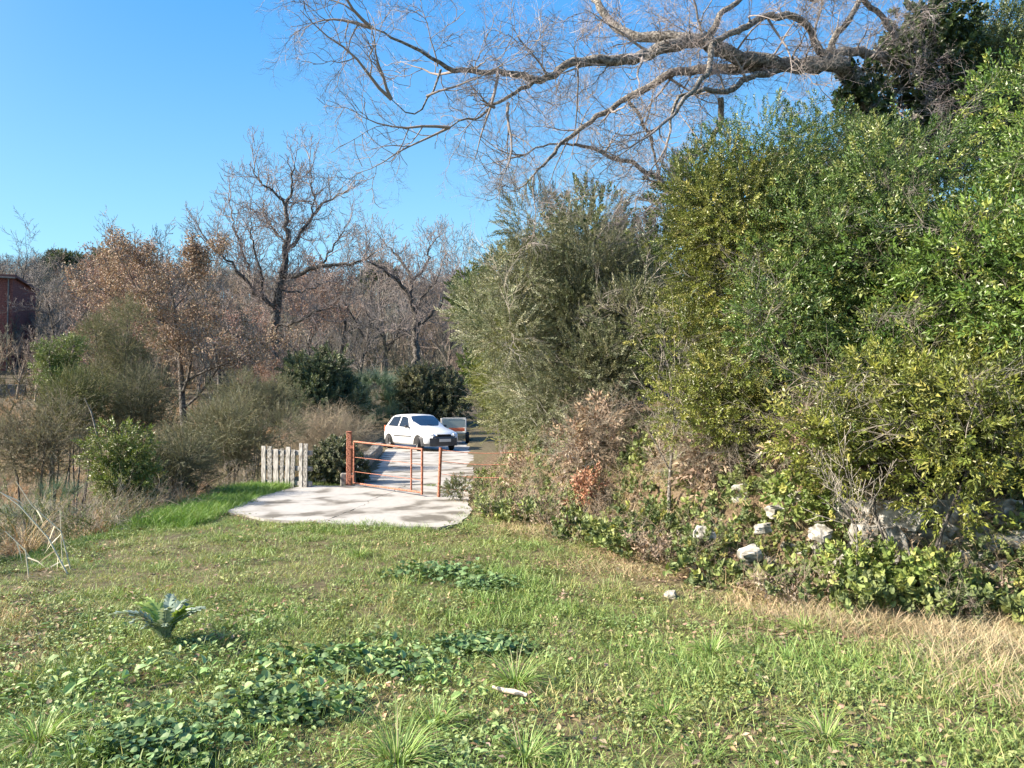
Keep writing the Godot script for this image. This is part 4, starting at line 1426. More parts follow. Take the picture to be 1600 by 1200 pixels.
# ---------------------------------------------------------------- the oak over the bank
func build_big_oak() -> void:
	R.seed = 700
	var base := gy(6.2, -12.2)
	var o := thing("oak_tree", "large bare oak with ivy on its trunk reaching over the bank", "tree", base)
	# limbs: photo positions with their distance ahead and radius
	var L := [
		[[1430, 640, 12.2, 0.24], [1415, 420, 12.1, 0.21], [1385, 260, 12.0, 0.19], [1345, 140, 11.8, 0.16], [1290, 102, 11.5, 0.13], [1215, 100, 11.2, 0.115], [1150, 84, 11.0, 0.11], [1080, 62, 10.7, 0.10], [1020, 82, 10.4, 0.085], [975, 95, 10.2, 0.075], [911, 99, 10.0, 0.065], [871, 115, 9.9, 0.055], [830, 126, 9.8, 0.048], [783, 108, 9.6, 0.04], [702, 111, 9.3, 0.03], [641, 74, 9.1, 0.02], [584, 44, 8.9, 0.01]],
		[[1415, 420, 12.1, 0.2], [1440, 220, 12.4, 0.17], [1450, 80, 12.6, 0.15], [1490, -60, 12.9, 0.12], [1540, -180, 13.2, 0.09]],
		[[1080, 62, 10.7, 0.085], [1030, 55, 10.9, 0.08], [992, 60, 11.0, 0.075], [965, 40, 11.1, 0.065], [928, 3, 11.3, 0.055], [870, -50, 11.5, 0.04], [800, -90, 11.6, 0.02]],
		[[1215, 100, 11.2, 0.09], [1140, 105, 11.3, 0.08], [1080, 108, 11.5, 0.07], [1029, 125, 11.6, 0.06], [979, 152, 11.7, 0.05], [945, 180, 11.7, 0.042], [904, 206, 11.7, 0.036], [860, 240, 11.6, 0.028], [837, 275, 11.5, 0.015]],
		[[1397, 101, 12.3, 0.09], [1364, 82, 12.0, 0.08], [1283, 81, 11.4, 0.065], [1262, 42, 11.1, 0.055], [1202, 24, 10.8, 0.05], [1127, 61, 10.3, 0.045], [1100, 115, 10.0, 0.038], [1077, 148, 9.8, 0.03], [1055, 182, 9.7, 0.018]],
		[[1229, 105, 11.2, 0.06], [1185, 115, 11.0, 0.05], [1148, 142, 10.9, 0.042], [1100, 143, 10.7, 0.035], [1060, 160, 10.6, 0.025], [1045, 210, 10.5, 0.015]],
		[[1300, 104, 11.5, 0.06], [1302, 62, 11.4, 0.055], [1330, 20, 11.3, 0.045], [1350, -50, 11.2, 0.03]],
		[[833, 126, 9.8, 0.03], [800, 158, 9.7, 0.024], [760, 172, 9.6, 0.016], [700, 200, 9.5, 0.008]],
		[[1130, 150, 11.5, 0.05], [1110, 230, 11.8, 0.04], [1075, 240, 11.8, 0.03], [1062, 260, 11.8, 0.02], [1040, 300, 11.8, 0.012]],
		[[1100, 66, 10.8, 0.05], [1130, 20, 10.9, 0.045], [1180, -30, 11.0, 0.03]],
		[[696, 112, 9.3, 0.016], [668, 148, 9.2, 0.012], [645, 178, 9.2, 0.009], [610, 158, 9.1, 0.005]],
		[[1400, 60, 12.0, 0.05], [1340, -10, 11.5, 0.04], [1280, 0, 11.2, 0.032], [1210, -20, 10.9, 0.02]],
		[[1050, 300, 13.0, 0.05], [1000, 262, 12.6, 0.04], [930, 236, 12.3, 0.03], [880, 225, 12.0, 0.018], [820, 240, 11.8, 0.008]],
		[[980, 152, 11.7, 0.03], [1010, 200, 11.9, 0.025], [1030, 260, 12.1, 0.02], [1050, 320, 12.3, 0.015]],
	]
	limb_tree(o, base, L, M.bark, {"rk": 0.95, "kink": 0.05, "dens": [3.3, 1.4, 2.0, 3.0, 1.6, 2.6, 1.2, 3.8, 2.6, 1.2, 3.8, 1.2, 2.6, 2.4], "s0": [3.4, 1.6], "len": [0.5, 1.4], "rad": [0.011, 0.024], "rmin": 0.004, "kids": [5, 4], "spray": 0.42, "spray_s": [0.2, 0.55], "twig": Color(0.24, 0.21, 0.195), "sides": 10})
	# ivy on the trunk: a plant of its own
	R.seed = 720
	var iv := thing("ivy", "dark ivy wrapped thickly round the trunk of the bare oak", "ivy", base)
	var lb := []
	for q in [[1415, 420, 12.1, 0.5], [1390, 300, 12.0, 0.45], [1370, 220, 11.9, 0.4], [1350, 165, 11.8, 0.35], [1340, 130, 11.7, 0.25], [1440, 240, 12.3, 0.5], [1445, 170, 12.4, 0.5], [1450, 110, 12.5, 0.55], [1430, 60, 12.5, 0.5], [1470, 40, 12.6, 0.5], [1410, 100, 12.3, 0.35], [1490, 90, 12.6, 0.4]]:
		lb.append([at(q[0], q[1], q[2]) - base, q[3]])
	foliage(iv, lb, S.ivy, M.leaf_gloss, 60, 0.8, 1.3, Color(0.03, 0.055, 0.018), Color(0.06, 0.10, 0.03), Color(0.1, 0.15, 0.05), 0.1, 0.2, false)
	# a second, pale thin tree at the upper right behind
	R.seed = 730
	var b2 := gy(8.8, -13.5)
	var o2 := thing("evergreen_tree", "pale green evergreen tree at the top right corner behind ivy", "tree", b2)
	var l2 := lobes(Vector3(0, 7.0 - b2.y, 0), Vector3(1.8, 2.2, 1.2), 24, 0.5, 0.8)
	stems(o2, l2, 6, 0.08, M.bark, 0.1, "limb")
	foliage(o2, l2, S.small, M.leaf_gloss, 40, 1.1, 1.7, Color(0.06, 0.10, 0.035), Color(0.13, 0.18, 0.07), Color(0.24, 0.28, 0.12), 0.4, 0.25, false)

# ---------------------------------------------------------------- valley scrub on the left
func build_valley() -> void:
	R.seed = 800
	# scrub that reads as one mass
	var mass := thing("valley_scrub", "grey-brown mass of scrub filling the valley left of lawn", "scrub", Vector3.ZERO, "", "stuff")
	var xf := [[], []]
	var cl := [[], []]
	var tx := [[], []]
	var tc := [[], []]
	for i in 7000:
		var d := rr(7.5, 46)
		var x := left_edge(d) - 0.5 - pow(R.randf(), 1.3) * maxf(4.0, d * 0.72 - 3.0)
		if d > 24 and R.randf() < 0.3: x = rr(-0.72 * d, -6)
		var z := -d
		if left_edge(d) - x < 0.5 or x < -0.75 * d - 2: continue
		var n1 := noise2.get_noise_2d(x * 4, z * 4)
		var h := (0.35 + 0.8 * ss(-0.1, 0.5, n1)) * ss(0.2, 2.5, left_edge(d) - x) + 0.2
		var top := gy(x, z) + Vector3(0, h * R.randf(), 0)
		var q := R.randi() % 2
		var t := along((Vector3.UP + rdir() * 0.9).normalized(), rr(0, TAU), rr(0.45, 0.95))
		t.origin = top
		if R.randf() < 0.75 + n1 * 0.5:
			xf[q].append(t)
			cl[q].append(jit(mixc(mixc(Color(0.115, 0.15, 0.06), Color(0.25, 0.28, 0.13), R.randf()), Color(0.36, 0.3, 0.22), 0.12 + 1.2 * noise2.get_noise_2d(x * 6 + 30, z * 6)), 0.25))
		if i % 3 == 0:
			var t2 := along((Vector3.UP + rdir() * 0.8).normalized(), rr(0, TAU), rr(0.35, 0.8))
			t2.origin = gy(x, z) + Vector3(rr(-0.4, 0.4), h * 0.5 * R.randf(), rr(-0.4, 0.4))
			tx[q].append(t2)
			tc[q].append(jit(mixc(Color(0.2, 0.17, 0.13), Color(0.34, 0.3, 0.24), R.randf()), 0.2))
	for k in 2:
		multi("scrub_leaves", S.scrub[k], M.leaf_matt, xf[k], cl[k], mass)
		multi("scrub_twigs", S.scrub_twigs[k], M.twig, tx[k], tc[k], mass)
	# dry grass in the valley
	var dg := [tuft_mesh(810, 60, 0.8, 0.008, 0.8, Color(0.9, 0.78, 0.6), 0.0), tuft_mesh(811, 50, 0.6, 0.008, 1.0, Color(0.95, 0.8, 0.66), 0.0)]
	var gx := [[], []]
	var gc := [[], []]
	for i in 3200:
		var d := rr(7.0, 60)
		var x := left_edge(d) - 0.3 - R.randf() * (d * 0.6)
		if x < -0.75 * d - 2: continue
		if noise2.get_noise_2d(x * 3 + 50, -d * 3) < -0.1 and d < 40: continue
		var q := R.randi() % 2
		var t := Transform3D(Basis(Vector3.UP, rr(0, TAU)).scaled(Vector3.ONE * rr(0.6, 1.4)), gy(x, -d))
		gx[q].append(t)
		gc[q].append(jit(mixc(Color(0.42, 0.35, 0.24), Color(0.5, 0.4, 0.33), R.randf()), 0.2))
	var dgo := thing("valley_grass", "tall pinkish straw grass among the valley scrub", "grass", Vector3.ZERO, "", "stuff")
	for k in 2: multi("dry_blades", dg[k], M.dry, gx[k], gc[k], dgo)

	# single bushes that stand out: label, px, py (middle), distance, radii, lobes, kind, colours
	var G := [
		["green_bush", "bright green leafy bush at the lawn's edge left of pallet", 195, 745, 12.6, Vector3(0.42, 0.75, 0.4), 15, S.laurel, M.leaf_gloss, Color(0.08, 0.13, 0.025), Color(0.18, 0.23, 0.05), 0.25, 0.42, 55],
		["ivy_thicket", "dark leafy thicket just right of the bright green bush", 270, 745, 14.0, Vector3(0.7, 0.6, 0.6), 16, S.scrub, M.leaf_matt, Color(0.09, 0.1, 0.055), Color(0.18, 0.19, 0.12), 0.25, 0.42, 40],
		["grey_shrub", "large grey-green shrub left of the pallet", 355, 685, 17.5, Vector3(1.3, 0.75, 1.2), 24, S.scrub, M.leaf_matt, Color(0.14, 0.15, 0.085), Color(0.27, 0.27, 0.18), 0.3, 0.55, 30],
		["leafy_shrub", "leafy green shrub on the slope beneath young evergreen", 120, 640, 20.0, Vector3(0.8, 0.9, 0.8), 16, S.scrub, M.leaf_matt, Color(0.09, 0.12, 0.04), Color(0.19, 0.21, 0.08), 0.35, 0.6, 28],
		["young_evergreen", "young bright evergreen tree below the brick house", 95, 562, 24.0, Vector3(0.55, 0.9, 0.5), 14, S.laurel, M.leaf_gloss, Color(0.09, 0.15, 0.035), Color(0.2, 0.26, 0.075), 0.2, 0.4, 75],
		["evergreen_thicket", "olive-green thicket between young evergreen and golden tree", 185, 530, 27.0, Vector3(1.1, 1.9, 1.0), 22, S.scrub, M.leaf_matt, Color(0.12, 0.135, 0.065), Color(0.24, 0.25, 0.14), 0.35, 0.6, 26],
		["grey_thicket", "dull green thicket at the foot of golden-leaved tree", 225, 650, 21.0, Vector3(0.7, 1.1, 0.7), 14, S.scrub, M.leaf_matt, Color(0.08, 0.09, 0.05), Color(0.16, 0.17, 0.1), 0.35, 0.6, 26],
		["grey_shrub", "round grey-green shrub below the tall bare oak", 400, 630, 27.0, Vector3(1.8, 0.9, 1.2), 22, S.scrub, M.leaf_matt, Color(0.14, 0.15, 0.08), Color(0.26, 0.265, 0.17), 0.4, 0.65, 22],
		["evergreen_thicket", "dense evergreen thicket right of the tall bare oak's foot", 505, 615, 34.0, Vector3(1.3, 1.5, 1.0), 18, S.far_leaf, M.leaf_matt, Color(0.07, 0.1, 0.05), Color(0.14, 0.18, 0.1), 0.5, 0.8, 18],
		["grey_thicket", "dense thicket behind the roof of the white hatchback", 655, 620, 42.0, Vector3(2.2, 1.5, 1.2), 20, S.far_leaf, M.leaf_matt, Color(0.08, 0.095, 0.05), Color(0.16, 0.17, 0.1), 0.5, 0.9, 14],
		["ivy_hedge", "dark ivy-covered hedge between the pallet and gate post", 525, 728, 16.8, Vector3(0.5, 0.42, 0.3), 16, S.ivy, M.leaf_matt, Color(0.07, 0.09, 0.055), Color(0.14, 0.16, 0.1), 0.2, 0.36, 60],
		["brown_shrub", "brown dry shrub behind the gate post and kerb", 505, 690, 21.0, Vector3(0.8, 0.2, 0.5), 12, S.fine_twigs, M.twig, Color(0.24, 0.2, 0.14), Color(0.36, 0.3, 0.22), 0.35, 0.6, 22],
		["grey_shrub", "grey twiggy shrub on the slope behind the canes", 55, 690, 17.0, Vector3(1.2, 0.7, 0.8), 16, S.scrub, M.leaf_matt, Color(0.13, 0.125, 0.08), Color(0.27, 0.25, 0.18), 0.35, 0.6, 24],
	]
	var s := 820
	for q in G:
		s += 1
		R.seed = s
		var c := at(q[2], q[3], q[4])
		var b := gy(c.x, c.z)
		var o := thing(q[0], q[1], "bush" if not (q[0] as String).begins_with("young") else "tree", b)
		var lb := lobes(c - b, q[5], q[6], q[11], q[12])
		stems(o, lb, 5, 0.03, M.dark_bark, 0.2)
		var fine: float = 0.55 if q[7] == S.scrub else 1.0
		foliage(o, lb, q[7], q[8], q[13] * (2.2 if fine < 1.0 else 1.0), 0.7 * fine, 1.2 * fine, q[9], q[10], mixc(q[10], Color(0.4, 0.4, 0.25), 0.3), 0.5, 0.3)
	# broom bushes: fine green wands
	for q in [["blue-green broom bush on the slope behind the dry canes", 62, 735, 15.0, 0.8, 0.6], ["blue-green broom bush left of the white hatchback", 575, 605, 40.0, 1.9, 2.2], ["dark blue-green broom behind the brown dry shrub", 640, 590, 46.0, 1.5, 1.8]]:
		s += 1
		R.seed = s
		var c := at(q[1], q[2], q[3])
		var b := gy(c.x, c.z)
		var o := thing("broom_bush", q[0], "bush", b, "broom bushes")
		var xb := [[], []]
		var cb := [[], []]
		var hh: float = c.y + q[5] * 0.6 - b.y
		for i in 90:
			var a := rr(0, TAU)
			var r: float = q[4] * sqrt(R.randf()) * 0.8
			var t := along((Vector3.UP + Vector3(cos(a), 0, sin(a)) * r / q[4] * 0.6).normalized(), rr(0, TAU), rr(0.7, 1.1) * q[4] * 0.9)
			t.origin = Vector3(cos(a) * r, hh * rr(0.0, 0.75), sin(a) * r)
			xb[i % 2].append(t)
			cb[i % 2].append(jit(mixc(Color(0.08, 0.13, 0.085), Color(0.15, 0.21, 0.13), R.randf()), 0.15))
		for k in 2: multi("wands", S.broom[k], M.leaf_matt, xb[k], cb[k], o)
	# leaning pale pole
	var p := thing("bare_pole_tree", "thin pale bare stem leaning beside the bright green bush", "sapling", at(165, 740, 12.9))
	var bb := MB.new()
	bb.smooth = true
	bb.tube(PackedVector3Array([Vector3(0.05, -1.2, 0), at(163, 735, 12.9) - p.position, at(152, 680, 12.9) - p.position, at(143, 645, 12.9) - p.position, at(132, 622, 12.9) - p.position]), PackedFloat32Array([0.022, 0.02, 0.017, 0.012, 0.006]), 6, Color.WHITE)
	part("trunk", bb.commit(), M.bark, p)
	# dry canes at the lawn's left edge
	for q in [["tallest dry cane leaning left at the lawn's left edge", [[105, 915], [75, 840], [30, 790], [-5, 765]], 7.6, 0.009], ["dry cane with bent tip beside the tallest cane", [[110, 915], [95, 830], [50, 790], [25, 752]], 7.8, 0.007], ["short dry cane with drooping pale leaves, leftmost", [[45, 905], [40, 860], [8, 830]], 7.4, 0.006], ["thin upright dry cane, rightmost of the canes", [[98, 900], [96, 850], [94, 795]], 7.9, 0.005]]:
		s += 1
		R.seed = s
		var pts := PackedVector3Array()
		var rad := PackedFloat32Array()
		var rows: Array = q[1]
		var b0 := at(rows[0][0], rows[0][1], q[2])
		b0.y = height(b0.x, b0.z)
		for i in rows.size():
			pts.append(at(rows[i][0], rows[i][1], q[2]) - b0 if i else Vector3.ZERO)
			rad.append((q[3] as float) * (1.0 - 0.2 * i))
		var o := thing("dry_cane", q[0], "cane", b0, "dry canes")
		var b := MB.new()
		b.smooth = true
		b.tube(pts, rad, 6, Color.WHITE)
		part("stalk", b.commit(), twig_tint(Color(0.5, 0.46, 0.34)), o)
		for i in 5:
			var k := 1 + R.randi() % (pts.size() - 1)
			var lf := MB.new()
			var dir := Vector3(rr(-1, 1), rr(-1.2, -0.1), rr(-0.6, 0.6)).normalized()
			lf.blade(pts[k].lerp(pts[k - 1], R.randf()), dir, dir.cross(rdir()).normalized(), rr(0.14, 0.3), 0.014, Vector3(0, -0.06, 0), Color(0.62, 0.57, 0.43))
			part("leaf", lf.commit(), M.dry, o)

# ---------------------------------------------------------------- trees behind
func build_hill() -> void:
	var protos := []
	R.seed = 1000
	# bare trees: [skeleton options, leaf share]
	for k in 4:
		var g := grow(Vector3(0, -0.3, 0), Vector3(rr(-0.05, 0.05), 1, 0), 7.0, 0.19, {"kids": [9, 6, 5, 4], "start": [0.28, 0.2, 0.15, 0.1], "ratio": [0.58, 0.55, 0.5, 0.5], "rmin": 0.009, "wob": 0.24, "a0": 0.45, "a1": 1.1, "trop": 0.06})
		protos.append([g.wood.commit(), g.fine.commit(), g.tips])
	# three leading trees that are told apart
	R.seed = 1010
	var b := at(425, 640, 42)
	b = gy(b.x, b.z)
	var o := thing("bare_oak", "tallest bare oak on the left, branching against the sky", "tree", b)
	var top: float = at(430, 255, 42).y - b.y
	var LT := [
		[[424, 610, 42, 0.3], [427, 540, 42, 0.27], [430, 487, 42, 0.25], [440, 433, 42, 0.2], [445, 407, 42, 0.17], [448, 367, 42, 0.14], [448, 327, 42, 0.11], [456, 297, 42, 0.07], [458, 258, 42, 0.03]],
		[[440, 433, 42, 0.14], [467, 427, 41.5, 0.12], [500, 417, 41, 0.1], [553, 412, 40.5, 0.06], [585, 395, 40, 0.03]],
		[[446, 392, 42, 0.12], [467, 370, 42.5, 0.1], [487, 340, 43, 0.08], [507, 317, 43.2, 0.06], [536, 300, 43.5, 0.03]],
		[[447, 320, 42, 0.08], [430, 300, 41.6, 0.06], [403, 283, 41.2, 0.045], [398, 262, 41, 0.025]],
		[[433, 483, 42, 0.13], [403, 460, 41.5, 0.11], [380, 433, 41, 0.09], [360, 410, 40.7, 0.07], [333, 390, 40.4, 0.05], [317, 366, 40, 0.025]],
		[[397, 455, 41.5, 0.08], [388, 420, 42, 0.07], [378, 390, 42.3, 0.06], [367, 358, 42.5, 0.04], [357, 320, 42.6, 0.02]],
		[[412, 466, 41.7, 0.07], [405, 420, 41, 0.06], [396, 380, 40.6, 0.045], [392, 335, 40.4, 0.02]],
		[[430, 513, 42, 0.09], [460, 503, 41.5, 0.08], [487, 490, 41.2, 0.06], [520, 482, 41, 0.03]],
		[[424, 547, 42, 0.08], [397, 533, 41.5, 0.07], [367, 523, 41, 0.05], [335, 505, 40.6, 0.025]],
		[[487, 340, 43, 0.05], [488, 300, 43, 0.04], [485, 250, 43, 0.015]],
		[[500, 417, 41, 0.06], [520, 385, 41, 0.045], [545, 350, 41, 0.02]],
		[[448, 380, 42, 0.07], [425, 355, 42.6, 0.05], [410, 330, 43, 0.03], [415, 300, 43.2, 0.015]],
		[[436, 455, 42, 0.07], [470, 455, 43, 0.05], [505, 445, 43.5, 0.03]]]
	var lt := limb_tree(o, b, LT, M.dark_bark, {"rk": 1.0, "kink": 0.12, "dens": [4.6], "s0": [2.5], "len": [0.9, 2.3], "rad": [0.02, 0.034], "rmin": 0.009, "kids": [5, 4], "spray": 0.0, "spray_s": [0, 0], "twig": Color(0.23, 0.195, 0.185), "sides": 8, "trop": 0.09})
	var lf := MB.new()
	add_leaves(lf, lt, 3, 0.12, 0.35, func(p): return p.y < top * 0.45 and noise.get_noise_3d(p.x * 12, p.y * 16, p.z * 12) > 0.0)
	part("dead_leaves", lf.commit(), dead_tint(Color(0.4, 0.29, 0.25)), o).set_meta("kind", "stuff")
	R.seed = 1020
	b = at(300, 630, 36)
	b = gy(b.x, b.z)
	o = thing("golden_oak", "oak still holding golden-brown leaves left of the tallest oak", "tree", b)
	top = at(280, 345, 36).y - b.y
	var g := grow(Vector3(0, -0.4, 0), Vector3(-0.1, 1, 0), top * 0.8, 0.2, {"kids": [12, 7, 5, 3], "start": [0.3, 0.2, 0.15, 0.1], "ratio": [0.52, 0.5, 0.5, 0.5], "rmin": 0.01, "wob": 0.26, "a0": 0.6, "a1": 1.2})
	part("trunk", g.wood.commit(), M.dark_bark, o)
	part("twigs", g.fine.commit(), twig_tint(Color(0.2, 0.16, 0.13)), o).set_meta("kind", "stuff")
	lf = MB.new()
	add_leaves(lf, g.tips, 8, 0.12, 0.4, func(p): return p.y < top * 0.95)
	part("dead_leaves", lf.commit(), dead_tint(Color(0.38, 0.315, 0.235)), o).set_meta("kind", "stuff")
	R.seed = 1030
	b = at(655, 620, 50)
	b = gy(b.x, b.z)
	o = thing("bare_oak", "crooked bare oak above the white hatchback", "tree", b)
	top = at(650, 385, 50).y - b.y
	var LC := [
		[[652, 600, 50, 0.24], [650, 553, 50, 0.21], [648, 497, 50, 0.19], [642, 470, 50, 0.17], [630, 450, 49.7, 0.13], [617, 433, 49.4, 0.11], [597, 420, 49, 0.08], [577, 408, 48.6, 0.04]],
		[[641, 466, 50, 0.13], [643, 437, 50.4, 0.12], [637, 423, 50.6, 0.1], [622, 403, 50.8, 0.08], [605, 385, 51, 0.03]],
		[[643, 437, 50.4, 0.1], [658, 425, 50.8, 0.09], [668, 410, 51, 0.07], [671, 387, 51.2, 0.05], [683, 374, 51.4, 0.02]],
		[[649, 510, 50, 0.1], [675, 490, 50, 0.08], [695, 465, 50, 0.06], [706, 435, 50, 0.03]],
		[[650, 530, 50, 0.09], [622, 512, 50.5, 0.07], [600, 500, 51, 0.04]],
		[[646, 485, 50, 0.08], [662, 465, 49.5, 0.06], [680, 440, 49, 0.04], [690, 410, 48.8, 0.02]]]
	limb_tree(o, b, LC, M.dark_bark, {"rk": 1.0, "kink": 0.14, "dens": [4.6], "s0": [2.5], "len": [0.9, 2.2], "rad": [0.022, 0.036], "rmin": 0.0105, "kids": [5, 4], "spray": 0.0, "spray_s": [0, 0], "twig": Color(0.24, 0.205, 0.195), "sides": 8, "trop": 0.09})
	# ordinary bare trees at middle distance
	var rest := [[185, 500, 54, 1.25, "bare brown-twigged tree at left, between house and golden oak", 1], [150, 470, 60, 1.3, "bare tree on the slope right of the brick house", 1], [205, 480, 50, 1.1, "pale tan-leaved tree just left of the golden oak", 2], [90, 480, 62, 1.1, "small bare tree nearest the right side of brick house", 0], [265, 450, 60, 1.45, "tall thin bare tree rising behind the golden oak", 0], [575, 470, 64, 1.3, "bare tree rising between tallest and crooked oaks", 1], [725, 480, 62, 1.3, "bare tree half hidden by the yellow-green bush", 0], [345, 520, 48, 1.1, "bare tree close behind the golden oak, right side", 0], [228, 440, 56, 1.3, "brown-leaved tree behind golden oak's left side", 2], [490, 560, 48, 0.8, "small pale bare tree right of the tallest oak", 0], [560, 560, 46, 0.8, "many-stemmed pale bare tree above the broom bush", 0], [600, 500, 60, 1.15, "bare tree left of the crooked oak", 0], [695, 520, 56, 1.15, "bare tree right of the crooked oak beside yellow-green bush", 1], [530, 480, 66, 1.2, "grey bare tree midway between the two big oaks", 0], [400, 560, 40, 0.5, "small tree with pinkish dead leaves by the tallest oak's foot", 2], [30, 450, 78, 1.2, "bare tree standing above the brick house roof", 0], [470, 480, 58, 1.15, "brown-leaved tree just behind the tallest oak", 2], [760, 470, 45, 0.9, "slender bare tree rising behind the yellow-green bush", 0], [320, 470, 68, 1.35, "bare tree on the ridge behind golden oak", 1]]
	var sd := 1100
	for q in rest:
		sd += 1
		R.seed = sd
		var c := at(q[0], q[1], q[2])
		var p := gy(c.x, c.z)
		var t := thing("bare_tree" if q[5] == 0 else "brown_tree", q[4], "tree", p, "trees behind the scrub")
		t.rotation.y = rr(0, TAU)
		t.scale = Vector3.ONE * q[3] * rr(0.9, 1.1)
		var pr: Array = protos[sd % 4]
		part("trunk", pr[0], M.dark_bark, t)
		part("twigs", pr[1], twig_tint([Color(0.2, 0.18, 0.17), Color(0.22, 0.175, 0.15), Color(0.25, 0.19, 0.15)][q[5]]), t).set_meta("kind", "stuff")
		if q[5] == 2:
			var l2 := MB.new()
			add_leaves(l2, pr[2], 4, 0.13, 0.4, func(_p): return R.randf() < 0.75)
			part("dead_leaves", l2.commit(), dead_tint(Color(0.36, 0.27, 0.215)), t).set_meta("kind", "stuff")
	# distant woods
	R.seed = 1200
	var far := []
	for k in 3:
		var gg := grow(Vector3(0, -0.3, 0), Vector3(0, 1, 0), 5.2, 0.13, {"kids": [8, 6, 5], "start": [0.25, 0.2, 0.15], "ratio": [0.55, 0.55, 0.55], "rmin": 0.014, "wob": 0.25, "a0": 0.4, "a1": 1.0})
		var w: MB = gg.fine
		var wm: MB = gg.wood
		wm.n = PackedVector3Array()
		var k0 := w.v.size()
		w.v.append_array(wm.v); w.c.append_array(wm.c)
		for i in wm.ix: w.ix.append(k0 + i)
		far.append(w.commit())
	var lx := [[], [], []]
	var lc := [[], [], []]
	for i in 1500:
		var d := 52.0 + pow(R.randf(), 0.8) * 95.0
		var x := rr(-0.72 * d - 8, 0.15 * d)
		var k := R.randi() % 3
		var t := Transform3D(Basis(Vector3.UP, rr(0, TAU)).scaled(Vector3.ONE * rr(0.55, 1.0) * (1.0 if d > 70 else 0.8)), gy(x, -d))
		lx[k].append(t)
		var n1 := noise2.get_noise_2d(x * 1.5, d * 1.5)
		lc[k].append(jit(mixc(mixc(Color(0.18, 0.168, 0.155), Color(0.29, 0.215, 0.16), 0.4 + n1 * 2.2), Color(0.12, 0.135, 0.085), R.randf() - 0.5), 0.2))
	var wood := thing("bare_woodland", "brown leafless woodland covering the far hill", "woodland", Vector3.ZERO, "", "stuff")
	for k in 3: multi("bare_trees", far[k], M.twig, lx[k], lc[k], wood)
	# undergrowth on the hill
	var ux := [[], []]
	var uc := [[], []]
	for i in 3500:
		var d := 36.0 + R.randf() * 60.0
		var x := rr(-0.72 * d - 4, 0.1 * d)
		if d < 46 and x > -8.5: continue
		var k := i % 2
		var t := along((Vector3.UP + rdir() * 0.8).normalized(), rr(0, TAU), rr(1.6, 3.2))
		t.origin = gy(x, -d) + Vector3(0, rr(0, 1.6), 0)
		ux[k].append(t)
		var n1 := noise2.get_noise_2d(x * 3, d * 3)
		uc[k].append(jit(mixc(Color(0.14, 0.135, 0.09), Color(0.06, 0.075, 0.04), 0.5 + n1 * 1.6), 0.25))
	var und := thing("undergrowth", "grey-green undergrowth beneath the trees on the slope", "undergrowth", Vector3.ZERO, "", "stuff")
	for k in 2: multi("undergrowth_leaves", S.scrub[k], M.leaf_matt, ux[k], uc[k], und)
	# a few evergreens on the ridge
	R.seed = 1300
	for q in [[95, 408, 105, 2.4, "dark evergreen crown on the ridge above the brick house"], [170, 400, 115, 2.0, "dark evergreen on the ridge behind the golden oak"], [590, 425, 110, 2.2, "dark evergreen on the ridge left of crooked oak"]]:
		var c := at(q[0], q[1], q[2])
		var p := gy(c.x, c.z)
		var t := thing("ridge_evergreen", q[4], "tree", p, "evergreens on the ridge")
		var lb := lobes(Vector3(0, maxf(2.5, c.y - p.y - 1.0), 0), Vector3(q[3] * 1.2, q[3] * 0.6, q[3]), 14, 0.7, 1.2)
		stems(t, lb, 4, 0.12, M.dark_bark, 0.1, "limb")
		foliage(t, lb, S.far_leaf, M.leaf_matt, 6, 1.2, 1.8, Color(0.05, 0.08, 0.035), Color(0.1, 0.14, 0.06), Color(0.12, 0.16, 0.07), 0.4, 0.3, false)

var deads := {}
func dead_tint(c: Color) -> StandardMaterial3D:
	if not deads.has(c):
		var m := leafmat("dead_%d" % deads.size(), 0.8, 0.35, Color(1, 0.8, 0.6))
		m.albedo_color = c.linear_to_srgb()
		deads[c] = m
	return deads[c]

